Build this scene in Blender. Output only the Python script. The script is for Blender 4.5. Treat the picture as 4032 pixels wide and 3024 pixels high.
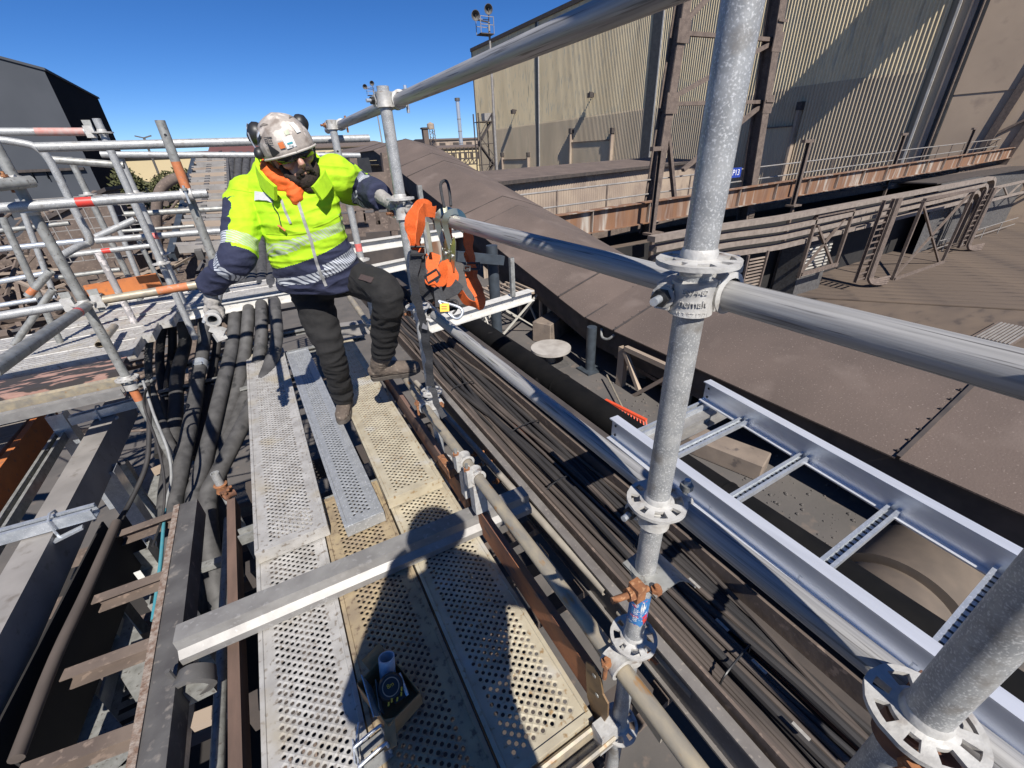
import bpy, bmesh, math, random
from mathutils import Vector, Matrix, Quaternion, noise
random.seed(7)
for o in list(bpy.data.objects): bpy.data.objects.remove(o)
scene = bpy.context.scene
col = scene.collection
V = Vector
# ------------------------------------------------------------------ camera
FPX, W0, H0 = 1631.76, 4032.0, 3024.0
PITCH, ROLL, YAW = (math.radians(a) for a in (29.1126, 2.8551, 28.3157))
CAM = V((0, 0, 1.62))
_f = V((math.sin(YAW)*math.cos(PITCH), math.cos(YAW)*math.cos(PITCH), -math.sin(PITCH)))
_r0 = V((math.cos(YAW), -math.sin(YAW), 0)); _d0 = _f.cross(_r0)
_r = _r0*math.cos(ROLL) + _d0*math.sin(ROLL)
_d = -_r0*math.sin(ROLL) + _d0*math.cos(ROLL)
cd = bpy.data.cameras.new('camera'); cam = bpy.data.objects.new('camera', cd); col.objects.link(cam)
cd.sensor_width = 36; cd.lens = 36*FPX/W0; cd.clip_start = 0.01; cd.clip_end = 3000
m = Matrix.Identity(4)
for i, a in enumerate((_r, -_d, -_f)):
    for j in range(3): m[j][i] = a[j]
m.translation = CAM
cam.matrix_world = m
scene.camera = cam
# ------------------------------------------------------------------ sky, sun, exposure
SUN = V((0.088, 0.688, -0.722)).normalized()          # the way the sunlight travels
world = bpy.data.worlds.new('World'); scene.world = world; world.use_nodes = True
wn = world.node_tree; bgn = wn.nodes['Background']
sky = wn.nodes.new('ShaderNodeTexSky'); sky.sky_type = 'NISHITA'; sky.sun_disc = False
sky.sun_elevation = math.asin(-SUN.z)
sky.sun_rotation = math.atan2(-SUN.x, -SUN.y)
sky.altitude = 0; sky.air_density = 0.6; sky.dust_density = 0.0; sky.ozone_density = 6.0
hsv = wn.nodes.new('ShaderNodeHueSaturation'); hsv.inputs['Saturation'].default_value = 1.2; hsv.inputs['Hue'].default_value = .507
wn.links.new(sky.outputs[0], hsv.inputs['Color']); wn.links.new(hsv.outputs[0], bgn.inputs[0]); bgn.inputs[1].default_value = 0.084
sl = bpy.data.lights.new('sun', 'SUN'); sl.energy = 5.0; sl.angle = math.radians(0.53); sl.color = (1, 0.955, 0.89)
so = bpy.data.objects.new('sun', sl); col.objects.link(so)
so.rotation_mode = 'QUATERNION'; so.rotation_quaternion = SUN.to_track_quat('-Z', 'Y'); so.location = (0, -20, 30)
scene.view_settings.view_transform = 'Standard'; scene.view_settings.look = 'None'
scene.view_settings.exposure = 0.48; scene.view_settings.gamma = 1.0
scene.view_settings.use_curve_mapping = False
scene.render.engine = 'CYCLES'
scene.cycles.max_bounces = 6

# a point of the place found from where it was measured in the photograph (2212 wide) and one known coordinate
def P(u, v, x=None, y=None, z=None, d=None):
    k = W0/2212
    ry = _f + _r*((u*k-2016)/FPX) + _d*((v*k-1512)/FPX)
    if x is not None: t = (x-CAM.x)/ry.x
    elif y is not None: t = (y-CAM.y)/ry.y
    elif z is not None: t = (z-CAM.z)/ry.z
    else: t = d
    return CAM + ry*t
# ------------------------------------------------------------------ materials
MATS = {}
def mat(name, c1, c2=None, scale=8.0, rough=0.7, metal=0.0, bump=0.0, c3=None, s3=40.0, t3=(0.58, 0.66), stretch=(1, 1, 1),
        detail=6, lo=0.35, hi=0.65, spec=0.5, c4=None, s4=2.0, t4=(0.55, 0.7), bscale=None, rvar=0.0):
    if name in MATS: return MATS[name]
    m = bpy.data.materials.new(name); m.use_nodes = True; MATS[name] = m
    nt = m.node_tree; N = nt.nodes; L = nt.links
    b = N['Principled BSDF']; b.inputs['Roughness'].default_value = rough; b.inputs['Metallic'].default_value = metal
    b.inputs['Specular IOR Level'].default_value = spec
    tc = N.new('ShaderNodeTexCoord'); mp = N.new('ShaderNodeMapping'); mp.inputs['Scale'].default_value = stretch
    L.new(tc.outputs['Object'], mp.inputs['Vector'])
    def ns(sc, de=6):
        n = N.new('ShaderNodeTexNoise'); n.inputs['Scale'].default_value = sc; n.inputs['Detail'].default_value = de
        L.new(mp.outputs[0], n.inputs['Vector']); return n
    def rng(src, a, bb):
        r = N.new('ShaderNodeMapRange'); r.inputs[1].default_value = a; r.inputs[2].default_value = bb; r.clamp = True
        L.new(src, r.inputs[0]); return r.outputs[0]
    def mix(fac, A, B):
        x = N.new('ShaderNodeMix'); x.data_type = 'RGBA'
        L.new(fac, x.inputs[0])
        for s, val in ((6, A), (7, B)):
            if isinstance(val, tuple): x.inputs[s].default_value = (*val, 1)
            else: L.new(val, x.inputs[s])
        return x.outputs[2]
    n1 = ns(scale, detail); colr = None
    if c2 is None: c2 = tuple(c*0.8 for c in c1)
    colr = mix(rng(n1.outputs[0], lo, hi), c1, c2)
    if c3 is not None: colr = mix(rng(ns(s3, 3).outputs[0], *t3), colr, c3)
    if c4 is not None: colr = mix(rng(ns(s4, 8).outputs[0], *t4), colr, c4)
    L.new(colr, b.inputs['Base Color'])
    if rvar:
        r = N.new('ShaderNodeMapRange'); r.inputs[3].default_value = rough-rvar; r.inputs[4].default_value = rough+rvar
        L.new(n1.outputs[0], r.inputs[0]); L.new(r.outputs[0], b.inputs['Roughness'])
    if bump:
        bn = N.new('ShaderNodeBump'); bn.inputs['Strength'].default_value = bump; bn.inputs['Distance'].default_value = 0.01
        L.new(ns(bscale or scale*3, 5).outputs[0], bn.inputs['Height']); L.new(bn.outputs[0], b.inputs['Normal'])
    return m
GALV = mat('galvanised tube', (.38, .38, .37), (.27, .275, .275), 38, .46, .25, .06, (.55, .55, .54), 330, (.53, .66), rvar=.12, c4=(.22, .205, .185), s4=16, t4=(.60, .72))
RAILM = mat('drawn galvanised rail', (.42, .41, .395), (.27, .265, .26), 130, .5, .2, .08, (.14, .135, .13), 230, (.58, .66), stretch=(1, .022, 1), rvar=.12, c4=(.19, .18, .17), s4=55, t4=(.58, .72))
GALVD = mat('worn galvanised tube', (.34, .34, .32), (.22, .22, .205), 25, .5, .3, .06, (.15, .135, .12), 60, (.6, .7), stretch=(1, 1, 1))
GALVB = mat('bright galvanised', (.60, .63, .66), (.48, .51, .545), 30, .33, .6, .04, (.7, .72, .75), 150)
CAST = mat('cast zinc fittings', (.50, .49, .465), (.39, .375, .35), 40, .55, .15, .15, (.26, .22, .19), 30, (.6, .72))
YTUBE = mat('yellowed galvanised tube', (.42, .355, .25), (.27, .245, .205), 26, .5, .25, .08, (.36, .2, .08), 30, (.62, .72), stretch=(1, .4, 1))
ALU = mat('bright aluminium', (.86, .87, .89), (.76, .77, .79), 4, .36, .55, .02, stretch=(8, 1, 8))
ALUW = mat('matt aluminium beam', (.27, .26, .245), (.21, .2, .19), 14, .5, .2, .04, (.30, .29, .28), 50, (.6, .7))
PLANKG = mat('grey steel plank', (.47, .455, .43), (.34, .325, .305), 12, .52, .2, .06, (.22, .19, .16), 45, (.57, .68), c4=(.42, .37, .28), s4=3, t4=(.52, .68))
PLANKY = mat('yellowed steel plank', (.52, .465, .345), (.39, .34, .25), 10, .5, .2, .05, (.30, .2, .1), 40, (.6, .7), c4=(.5, .49, .46), s4=4)
PLANKD = mat('brown stained steel plank', (.42, .33, .2), (.28, .22, .15), 10, .55, .2, .06, (.17, .12, .08), 40, (.55, .68))
PLANKN = mat('bluish steel plank', (.41, .42, .425), (.32, .33, .335), 20, .42, .4, .04, (.55, .56, .57), 90)
BROWN = mat('dust caked steel', (.155, .118, .095), (.10, .075, .062), 6, .9, 0, .15, (.2, .15, .12), 30)
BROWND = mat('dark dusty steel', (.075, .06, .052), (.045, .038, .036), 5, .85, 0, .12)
DUST = mat('dusty brown roof sheet', (.132, .098, .081), (.097, .073, .061), .9, .93, 0, .25, (.21, .165, .14), 60, (.63, .71), c4=(.165, .128, .108), s4=1.6, t4=(.58, .76), bscale=55)
RUST = mat('rust', (.30, .125, .05), (.16, .07, .035), 30, .9, 0, .3, (.38, .2, .1), 90)
RUSTO = mat('orange rusted toe board', (.36, .13, .045), (.17, .075, .045), 6, .8, 0, .15, (.1, .06, .05), 20, (.58, .68), stretch=(1, .5, 1), c4=(.16, .095, .07), s4=2.5, t4=(.5, .6))
GREYST = mat('grey painted steel', (.29, .27, .25), (.215, .2, .185), 5, .6, .05, .05, (.17, .15, .13), 18, (.6, .75))
CONDU = mat('dust topped conduit', (.26, .215, .18), (.19, .155, .13), 5, .9, 0, .1)
SHADEFL = mat('shade dark floor', (.022, .02, .019), (.035, .03, .027), 2, .95, 0, .2)  # near black puts shade into the colour of floor and deck
SHADEBK = mat('shade black', (.014, .013, .013), (.02, .018, .017), 4, .9)  # near black standing in for shade
GREYD = mat('dark grey steel', (.12, .115, .11), (.075, .07, .068), 9, .6, .1, .06, (.2, .18, .16), 30, (.6, .72))
BLUEST = mat('blue grey painted steel', (.05, .062, .075), (.035, .042, .05), 10, .5, 0, .05)
HOSE = mat('dusty rubber hose', (.085, .082, .08), (.05, .048, .047), 14, .68, 0, .12, (.03, .03, .03), 9, (.6, .68), stretch=(1, 1, 1))
CABLE = mat('dusty cable', (.042, .037, .035), (.02, .019, .02), 10, .75, 0, .08, stretch=(1, .3, 1))
CABLEB = mat('brown dusty cable', (.105, .083, .07), (.062, .05, .043), 10, .8, 0, .08, stretch=(1, .3, 1))
CABLER = mat('red brown cable', (.17, .07, .045), (.10, .05, .038), 14, .7, 0, .08, stretch=(1, .3, 1))
PIPE = mat('shadow black pipe', (.006, .006, .0065), (.010, .0095, .0095), 5, .8, 0, .05, (.04, .037, .035), 2.2, (.67, .69), spec=.1)  # extra dark for the shadow it lies in, paler patches for lit spots
BLACK = mat('black plastic', (.016, .016, .017), (.024, .024, .025), 20, .45)
BLACKW = mat('black webbing', (.022, .023, .026), (.04, .04, .043), 120, .75, 0, .3, stretch=(1, 1, 2))
GROUND = mat('dark dusty ground', (.085, .078, .073), (.115, .103, .094), 1.4, .95, 0, .2, (.15, .12, .1), 6, (.6, .75), bscale=25)
CONC = mat('dusty concrete', (.24, .19, .15), (.17, .135, .11), 4, .95, 0, .15, (.11, .09, .08), 9, (.6, .7))
YARD = mat('brown yard decking', (.128, .094, .068), (.09, .067, .052), 1.1, .92, 0, .1, (.06, .045, .037), 2.2, (.58, .72), stretch=(.4, 1, 1))
WOODO = mat('orange painted board', (.52, .17, .045), (.4, .13, .04), 8, .75, 0, .1, (.28, .12, .06), 20, (.6, .7))
WOODF = mat('flaking painted plank', (.36, .22, .18), (.28, .16, .125), 9, .85, 0, .2, (.04, .034, .034), 7, (.43, .49), stretch=(1, 3.2, 3.2))
RED = mat('red tape', (.62, .045, .03), (.5, .05, .04), 40, .45)
PINK = mat('pink tape', (.68, .2, .19), (.6, .12, .1), 40, .5)
ORPAINT = mat('orange paint band', (.52, .18, .07), (.4, .14, .06), 30, .65, 0, .05, (.33, .25, .2), 50, (.62, .7))
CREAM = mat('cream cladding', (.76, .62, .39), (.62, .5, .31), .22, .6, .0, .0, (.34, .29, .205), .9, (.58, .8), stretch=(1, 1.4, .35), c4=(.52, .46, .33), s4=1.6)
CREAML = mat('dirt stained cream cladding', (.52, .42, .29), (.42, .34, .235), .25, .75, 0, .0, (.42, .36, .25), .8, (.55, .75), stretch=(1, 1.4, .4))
TAN = mat('tan lean-to cladding', (.36, .285, .215), (.27, .21, .165), .5, .75, 0, 0, (.2, .155, .125), .9, (.55, .72))
BRCLAD = mat('brown smooth cladding', (.40, .305, .22), (.34, .26, .19), .4, .8, 0, .05, (.29, .22, .165), 1, (.58, .75))
STRIP = mat('dark recess strip', (.075, .075, .072), (.05, .05, .05), 3, .7)
WHITEF = mat('pale flashing', (.62, .58, .5), (.5, .46, .4), 3, .6)
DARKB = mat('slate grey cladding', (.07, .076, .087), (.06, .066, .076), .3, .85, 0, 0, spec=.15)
SLATESH = mat('slate cladding in shade', (.010, .012, .016), (.008, .010, .014), .4, .95, 0, spec=.05)  # the unlit side's shade is put into this darker slate
FARY = mat('far pale yellow cladding', (.55, .45, .27), (.5, .41, .25), .2, .8)
FARR = mat('far red brown roof', (.16, .06, .05), (.12, .05, .04), .5, .85)
FARW = mat('far pale cladding', (.48, .45, .4), (.42, .4, .35), .4, .8)
GIRD = mat('rust streaked white girder', (.22, .11, .055), (.15, .08, .05), 1.3, .9, 0, .1, (.38, .34, .29), 1.1, (.52, .66), stretch=(2.2, 2.2, .3), c4=(.2, .12, .08), s4=3.2, t4=(.5, .64))
HIVIS = mat('fluorescent yellow cloth', (.40, .66, .010), (.35, .59, .008), 30, .85, 0, .2, bscale=60)
NAVY = mat('navy cloth', (.018, .022, .052), (.025, .029, .062), 40, .9, 0, .25, bscale=80)
TROUS = mat('black work trousers', (.010, .0095, .0098), (.015, .014, .014), 30, .9, 0, .3, bscale=70)
ORANGE = mat('orange cloth', (.72, .125, .018), (.62, .105, .015), 40, .8, 0, .25, bscale=90)
STRAPO = mat('orange webbing', (.66, .115, .016), (.52, .09, .014), 160, .7, 0, .35)
SKIN = mat('skin', (.46, .25, .18), (.4, .21, .15), 20, .5)
BEARD = mat('dark beard', (.02, .013, .01), (.035, .022, .016), 90, .9, 0, .6)
GLOVE = mat('grey work glove', (.34, .32, .295), (.24, .225, .21), 30, .85, 0, .3)
BOOT = mat('dusty brown boot', (.13, .1, .078), (.085, .066, .053), 25, .9, 0, .35, (.2, .165, .13), 40, (.58, .68))
SOLE = mat('boot sole', (.06, .05, .043), (.1, .085, .07), 30, .9)
HELM = mat('scuffed off white helmet', (.42, .375, .33), (.31, .27, .235), 34, .5, 0, .08, (.56, .5, .44), 22, (.52, .57), c4=(.23, .19, .16), s4=12, t4=(.58, .68))
GLASS = mat('dark lens', (.008, .008, .009), (.01, .01, .011), 5, .08)
STEELH = mat('plated hook steel', (.42, .41, .30), (.33, .33, .25), 18, .28, .85)
STEELG = mat('dark plated steel', (.2, .2, .155), (.15, .15, .12), 18, .32, .8)
CARD = mat('brown cardboard', (.40, .23, .105), (.34, .19, .085), 25, .85, 0, .1)
TAPEY = mat('yellow plastic', (.75, .45, .03), (.65, .4, .03), 20, .5)
TAGY = mat('yellow tag', (.85, .5, .03), (.78, .45, .03), 60, .5)
BLUES = mat('blue sticker', (.03, .15, .38), (.05, .2, .45), 60, .4, 0, 0, (.6, .65, .7), 90, (.6, .64), c4=(.6, .03, .08), s4=45, t4=(.58, .62))
TAGP = mat('dusty tag', (.34, .32, .29), (.26, .245, .22), 60, .7)
WHITES = mat('white sticker', (.7, .7, .68), (.62, .62, .6), 60, .5)
ORST = mat('orange sticker', (.62, .17, .05), (.5, .14, .04), 80, .5)
TEAL = mat('teal print', (.05, .3, .35), (.04, .26, .3), 40, .5)
SIGNB = mat('blue sign', (.02, .05, .3), (.02, .045, .26), 5, .5)
WPRINT = mat('white print', (.78, .78, .76), (.74, .74, .72), 5, .6)
BPRINT = mat('black print', (.03, .03, .03), (.04, .04, .04), 5, .6)
LEAF = mat('dark green foliage', (.045, .05, .014), (.085, .085, .03), 4, .8)
BARK = mat('bark', (.09, .07, .05), (.06, .045, .035), 12, .9)
RAKE = mat('orange red plastic', (.7, .09, .035), (.6, .08, .03), 20, .5)
TEALC = mat('teal cable', (.05, .24, .3), (.08, .26, .3), 30, .6)
PALEC = mat('pale grey cable', (.28, .28, .27), (.2, .2, .195), 20, .6)
REFL = mat('silver reflective tape', (.55, .57, .6), (.47, .49, .52), 60, .5, .1)
REFY = mat('silver tape on yellow', (.40, .48, .33), (.35, .43, .27), 60, .6)
# reflective tape with its fine diagonal ribs
for mm, dark in ((REFL, (.06, .07, .11)), (REFY, (.36, .55, .06))):
    nt = mm.node_tree; b = nt.nodes['Principled BSDF']; src = b.inputs['Base Color'].links[0].from_socket
    wv = nt.nodes.new('ShaderNodeTexWave'); wv.inputs['Scale'].default_value = 34; wv.bands_direction = 'DIAGONAL'
    tcn = [n for n in nt.nodes if n.type == 'TEX_COORD'][0]
    nt.links.new(tcn.outputs['Object'], wv.inputs['Vector'])
    mr = nt.nodes.new('ShaderNodeMapRange'); mr.inputs[1].default_value = .62; mr.inputs[2].default_value = .78
    nt.links.new(wv.outputs['Fac'], mr.inputs[0])
    mx = nt.nodes.new('ShaderNodeMix'); mx.data_type = 'RGBA'; nt.links.new(mr.outputs[0], mx.inputs[0])
    nt.links.new(src, mx.inputs[6]); mx.inputs[7].default_value = (*dark, 1); nt.links.new(mx.outputs[2], b.inputs['Base Color'])

# ------------------------------------------------------------------ mesh helpers
def frame(a, up=None):
    a = a.normalized(); up = up or V((0, 0, 1))
    if abs(a.dot(up)) > .98: up = V((0, 1, 0)) if abs(a.y) < .9 else V((1, 0, 0))
    s = a.cross(up).normalized(); u = s.cross(a).normalized()
    return a, s, u
class MB:
    def __init__(self): self.v = []; self.f = []; self.m = []
    def add(self, vs, fs, mi=0):
        n = len(self.v); self.v += [tuple(p) for p in vs]
        for f in fs: self.f.append([i+n for i in f]); self.m.append(mi)
        return self
    def hexa(self, p, mi=0):
        return self.add(p, [(0, 3, 2, 1), (4, 5, 6, 7), (0, 1, 5, 4), (1, 2, 6, 5), (2, 3, 7, 6), (3, 0, 4, 7)], mi)
    def box(self, x0, x1, y0, y1, z0, z1, mi=0):
        return self.hexa([(x0, y0, z0), (x1, y0, z0), (x1, y1, z0), (x0, y1, z0), (x0, y0, z1), (x1, y0, z1), (x1, y1, z1), (x0, y1, z1)], mi)
    def bar(self, p0, p1, w, h, up=None, mi=0):
        return self.prof(p0, p1, [(-w/2, -h/2), (w/2, -h/2), (w/2, h/2), (-w/2, h/2)], up, mi)
    def prof(self, p0, p1, pts, up=None, mi=0):
        p0 = V(p0); p1 = V(p1); a, s, u = frame(p1-p0, up); n = len(pts)
        vs = [p0+s*x+u*y for x, y in pts]+[p1+s*x+u*y for x, y in pts]
        fs = [(i, (i+1) % n, n+(i+1) % n, n+i) for i in range(n)]+[tuple(range(n-1, -1, -1)), tuple(range(n, 2*n))]
        return self.add(vs, fs, mi)
    def tube(self, p0, p1, r, seg=16, ri=None, mi=0, r1=None):
        p0 = V(p0); p1 = V(p1); a, s, u = frame(p1-p0); r1 = r if r1 is None else r1
        c = [(math.cos(t*2*math.pi/seg), math.sin(t*2*math.pi/seg)) for t in range(seg)]
        vs = [p0+(s*x+u*y)*r for x, y in c]+[p1+(s*x+u*y)*r1 for x, y in c]
        fs = [(i, i+seg, (i+1) % seg+seg, (i+1) % seg) for i in range(seg)]
        if ri is None: fs += [tuple(range(seg)), tuple(range(2*seg-1, seg-1, -1))]
        else:
            vs += [p0+(s*x+u*y)*ri for x, y in c]+[p1+(s*x+u*y)*ri for x, y in c]
            for i in range(seg):
                j = (i+1) % seg
                fs += [(i+2*seg, j+2*seg, j+3*seg, i+3*seg), (i, j, j+2*seg, i+2*seg), (i+seg, i+3*seg, j+3*seg, j+seg)]
        return self.add(vs, fs, mi)
    def path(self, pts, r, seg=10, mi=0, cap=True, sub=4, flat=None, up=None):
        """round (or flat = (half width, half thickness)) strip along a smooth line through pts"""
        pts = [V(p) for p in pts]
        rr = r if isinstance(r, (list, tuple)) else [r]*len(pts)
        Q = []; RR = []
        if sub > 1 and len(pts) > 2:
            for i in range(len(pts)-1):
                a = pts[max(i-1, 0)]; b = pts[i]; c = pts[i+1]; d = pts[min(i+2, len(pts)-1)]
                for k in range(sub):
                    t = k/sub
                    Q.append(.5*((2*b)+(c-a)*t+(2*a-5*b+4*c-d)*t*t+(3*b-a-3*c+d)*t**3)); RR.append(rr[i]*(1-t)+rr[i+1]*t)
            Q.append(pts[-1]); RR.append(rr[-1])
        else: Q = pts; RR = list(rr)
        n = len(Q); vs = []; S = None
        for i in range(n):
            t = (Q[min(i+1, n-1)]-Q[max(i-1, 0)])
            if t.length < 1e-9: t = V((0, 0, 1))
            t.normalize()
            if S is None: a, S, U = frame(t, up)
            else:
                S = (S-t*S.dot(t)).normalized()
            U = S.cross(t)
            if flat:
                w, h = flat; ring = [(w, -h), (w, h), (-w, h), (-w, -h)]
                vs += [Q[i]+S*x+U*y for x, y in ring]
            else: vs += [Q[i]+(S*math.cos(k*2*math.pi/seg)+U*math.sin(k*2*math.pi/seg))*RR[i] for k in range(seg)]
        sg = 4 if flat else seg
        fs = [(i*sg+k, i*sg+(k+1) % sg, (i+1)*sg+(k+1) % sg, (i+1)*sg+k) for i in range(n-1) for k in range(sg)]
        if cap: fs += [tuple(range(sg-1, -1, -1)), tuple(range((n-1)*sg, n*sg))]
        return self.add(vs, fs, mi)
    def lathe(self, o, axis, prof, seg=24, mi=0, up=None, closed=False):
        o = V(o); a, s, u = frame(V(axis), up); n = len(prof); vs = []
        for k in range(seg):
            c = math.cos(k*2*math.pi/seg); d = math.sin(k*2*math.pi/seg)
            vs += [o+a*h+(s*c+u*d)*r for r, h in prof]
        m_ = n if closed else n-1
        fs = [(k*n+i, k*n+(i+1) % n, ((k+1) % seg)*n+(i+1) % n, ((k+1) % seg)*n+i) for k in range(seg) for i in range(m_)]
        return self.add(vs, fs, mi)
    def ell(self, c, ax, seg=16, rings=10, mi=0):
        """ellipsoid with three half-axis vectors"""
        c = V(c); vs = []; fs = []
        for i in range(rings+1):
            t = math.pi*i/rings
            for k in range(seg):
                p = 2*math.pi*k/seg
                vs.append(c+ax[0]*math.sin(t)*math.cos(p)+ax[1]*math.sin(t)*math.sin(p)+ax[2]*math.cos(t))
        for i in range(rings):
            for k in range(seg):
                j = (k+1) % seg; fs.append((i*seg+k, (i+1)*seg+k, (i+1)*seg+j, i*seg+j))
        return self.add(vs, fs, mi)
    def plate(self, pts, th, nrm, mi=0):
        """flat outline given thickness"""
        n = len(pts); nv = V(nrm).normalized()*th
        vs = [V(p) for p in pts]+[V(p)+nv for p in pts]
        fs = [tuple(range(n-1, -1, -1)), tuple(range(n, 2*n))]+[(i, (i+1) % n, n+(i+1) % n, n+i) for i in range(n)]
        return self.add(vs, fs, mi)
    def mesh(self, name, mats, smooth=40):
        me = bpy.data.meshes.new(name); me.from_pydata(self.v, [], self.f)
        for m_ in (mats if isinstance(mats, (list, tuple)) else [mats]): me.materials.append(m_)
        me.polygons.foreach_set('material_index', self.m)
        bm = bmesh.new(); bm.from_mesh(me); bmesh.ops.recalc_face_normals(bm, faces=bm.faces); bm.to_mesh(me); bm.free()
        if smooth:
            me.polygons.foreach_set('use_smooth', [True]*len(me.polygons)); me.set_sharp_from_angle(angle=math.radians(smooth))
        me.update(); return me
    def build(self, name, mats, parent=None, label=None, cat=None, group=None, kind=None, smooth=40):
        o = bpy.data.objects.new(name, self.mesh(name, mats, smooth)); col.objects.link(o)
        if parent: o.parent = parent
        return tag(o, label, cat, group, kind)
def tag(o, label=None, cat=None, group=None, kind=None):
    if label: o['label'] = label
    if cat: o['category'] = cat
    if group: o['group'] = group
    if kind: o['kind'] = kind
    return o
def thing(name, label, cat, group=None, loc=(0, 0, 0)):
    """an Empty at the thing's base; its parts are modelled in the place's own coordinates"""
    o = bpy.data.objects.new(name, None); col.objects.link(o); o.empty_display_size = .1
    tag(o, label, cat, group); return o
def inst(name, me, parent, loc, rot=None, scale=None):
    o = bpy.data.objects.new(name, me); col.objects.link(o); o.parent = parent; o.location = loc
    if rot is not None: o.rotation_euler = rot
    if scale is not None: o.scale = scale
    return o
def text_part(name, s, size, m_, parent, fn, ext=0.0006):
    """lettering made as a mesh; fn maps the flat letter point (x, y, height) to the place"""
    c = bpy.data.curves.new(name, 'FONT'); c.body = s; c.size = size; c.align_x = 'CENTER'; c.align_y = 'CENTER'; c.extrude = ext
    t = bpy.data.objects.new(name, c); col.objects.link(t)
    me = bpy.data.meshes.new_from_object(t.evaluated_get(bpy.context.evaluated_depsgraph_get()))
    bpy.data.objects.remove(t)
    for v in me.vertices: v.co = fn(v.co.x, v.co.y, v.co.z)
    me.materials.clear(); me.materials.append(m_); me.name = name
    o = bpy.data.objects.new(name, me); col.objects.link(o); o.parent = parent; return o
R48 = 0.02415
def ibeam(h, w, tf=.008, tw=.006):
    return [(-w/2, -h/2), (w/2, -h/2), (w/2, -h/2+tf), (tw/2, -h/2+tf), (tw/2, h/2-tf), (w/2, h/2-tf), (w/2, h/2), (-w/2, h/2), (-w/2, h/2-tf), (-tw/2, h/2-tf), (-tw/2, -h/2+tf), (-w/2, -h/2+tf)]
def chan(h, w, t=.005, flip=1):
    p = [(0, -h/2), (w, -h/2), (w, -h/2+t), (t, -h/2+t), (t, h/2-t), (w, h/2-t), (w, h/2), (0, h/2)]
    return [(x*flip, y) for x, y in p]
def angle(h, w, t=.006, flip=1): return [(x*flip, y) for x, y in [(0, 0), (w, 0), (w, t), (t, t), (t, h), (0, h)]]
# ================================================================== THE SETTING
GZ = -5.0
APZ = -1.6                      # raised concrete floor under the conveyor gallery
g = MB(); g.add([(-1500, -1500, GZ), (1500, -1500, GZ), (1500, 1500, GZ), (-1500, 1500, GZ)], [(0, 1, 2, 3)])
g.build('ground', GROUND, kind='structure')

# ---------------------------------------------------------------- the corrugated hall on the right
HX = 50.0; HK = math.tan(math.radians(2.3)); HPIV = V((HX, 20, 0))
def PH(u, v):
    """place on the hall front, in the hall's own coordinates before it is turned"""
    ry = P(u, v, d=1)-CAM; t = (HX+20*HK)/(ry.x+HK*ry.y); q = CAM+ry*t
    return V((HX, 20+(q.y-20)/math.cos(math.atan(HK)), q.z))
def corr(mb, p0, p1, z0, z1, pitch, depth, out, mi=0, duty=.5):
    """trapezoid profiled sheet between two plan points"""
    p0 = V((p0[0], p0[1], 0)); p1 = V((p1[0], p1[1], 0)); L = (p1-p0).length; t = (p1-p0)/L; o = V((out[0], out[1], 0))
    n = max(1, int(L/pitch)); pt = L/n; pr = []
    for i in range(n):
        s = i*pt
        pr += [(s, 0), (s+pt*.14, depth*.12), (s+pt*.36, depth*.88), (s+pt*.5, depth), (s+pt*.64, depth*.88), (s+pt*.86, depth*.12)]
    pr.append((L, 0)); vs = []
    for s, d in pr:
        q = p0+t*s+o*d; vs += [(q.x, q.y, z0), (q.x, q.y, z1)]
    return mb.add(vs, [(2*i, 2*i+2, 2*i+3, 2*i+1) for i in range(len(pr)-1)], mi)
yflash = PH(2005, 150).y; ycorner = PH(1023, 150).y
zeave = PH(1100, 75).z; zband = 5.95
hall = thing('industrial_hall', 'huge cream corrugated metal hall with dark eave filling the right background', 'building')
yb0 = PH(2066, 192).y
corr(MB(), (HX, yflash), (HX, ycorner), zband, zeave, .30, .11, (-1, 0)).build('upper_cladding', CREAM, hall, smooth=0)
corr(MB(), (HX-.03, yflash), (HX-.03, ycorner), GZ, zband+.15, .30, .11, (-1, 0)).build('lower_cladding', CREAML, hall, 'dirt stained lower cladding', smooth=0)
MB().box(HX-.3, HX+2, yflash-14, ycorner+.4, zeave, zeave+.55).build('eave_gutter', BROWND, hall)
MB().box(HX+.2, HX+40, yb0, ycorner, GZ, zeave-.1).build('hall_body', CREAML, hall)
MB().box(HX-.12, HX+.5, ycorner-.05, ycorner+.35, GZ, zeave).build('corner_trim', BROWN, hall)
for u, v, w in ((1162, 250, .75), (1412, 150, 1.5)):
    y = PH(u, v).y
    MB().box(HX-.16, HX, y-w/2, y+w/2, GZ, zeave).build('dark_strip', STRIP, hall)
    MB().box(HX-.17, HX, y-w/2-.22, y-w/2-.02, GZ, zeave).build('strip_edge', WHITEF, hall)
def slab(name, u0, u1, dx0, dx1, m_, z0=GZ, z1=None):
    a = PH(u0, 192).y; b = PH(u1, 192).y
    return MB().box(HX-dx1, HX+.1, b, a, z0, zeave if z1 is None else z1).build(name, m_, hall, smooth=0)
slab('corner_flashing', 2006, 2011.5, 0, .22, WHITEF)
slab('olive_panel', 2012, 2031, 0, .1, CREAML)
slab('tan_pilaster', 2031.5, 2046, 0, .25, TAN)
slab('dark_gap', 2046.5, 2055, 0, .15, STRIP); slab('downpipe_strip', 2055.5, 2058, 0, .35, BROWN); slab('dark_gap', 2058.5, 2065, 0, .15, STRIP)
for z0_, z1_, o_ in ((4.1, zeave, .13), (GZ, 4.13, .08)):
    MB().hexa([(HX-o_, yb0, z0_), (HX+3, yb0, z0_), (HX+3, yb0-12, z0_), (HX-o_+2.4, yb0-12, z0_), (HX-o_, yb0, z1_), (HX+3, yb0, z1_), (HX+3, yb0-12, z1_), (HX-o_+2.4, yb0-12, z1_)]).build('smooth_cladding', BRCLAD, hall, smooth=0)
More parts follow.
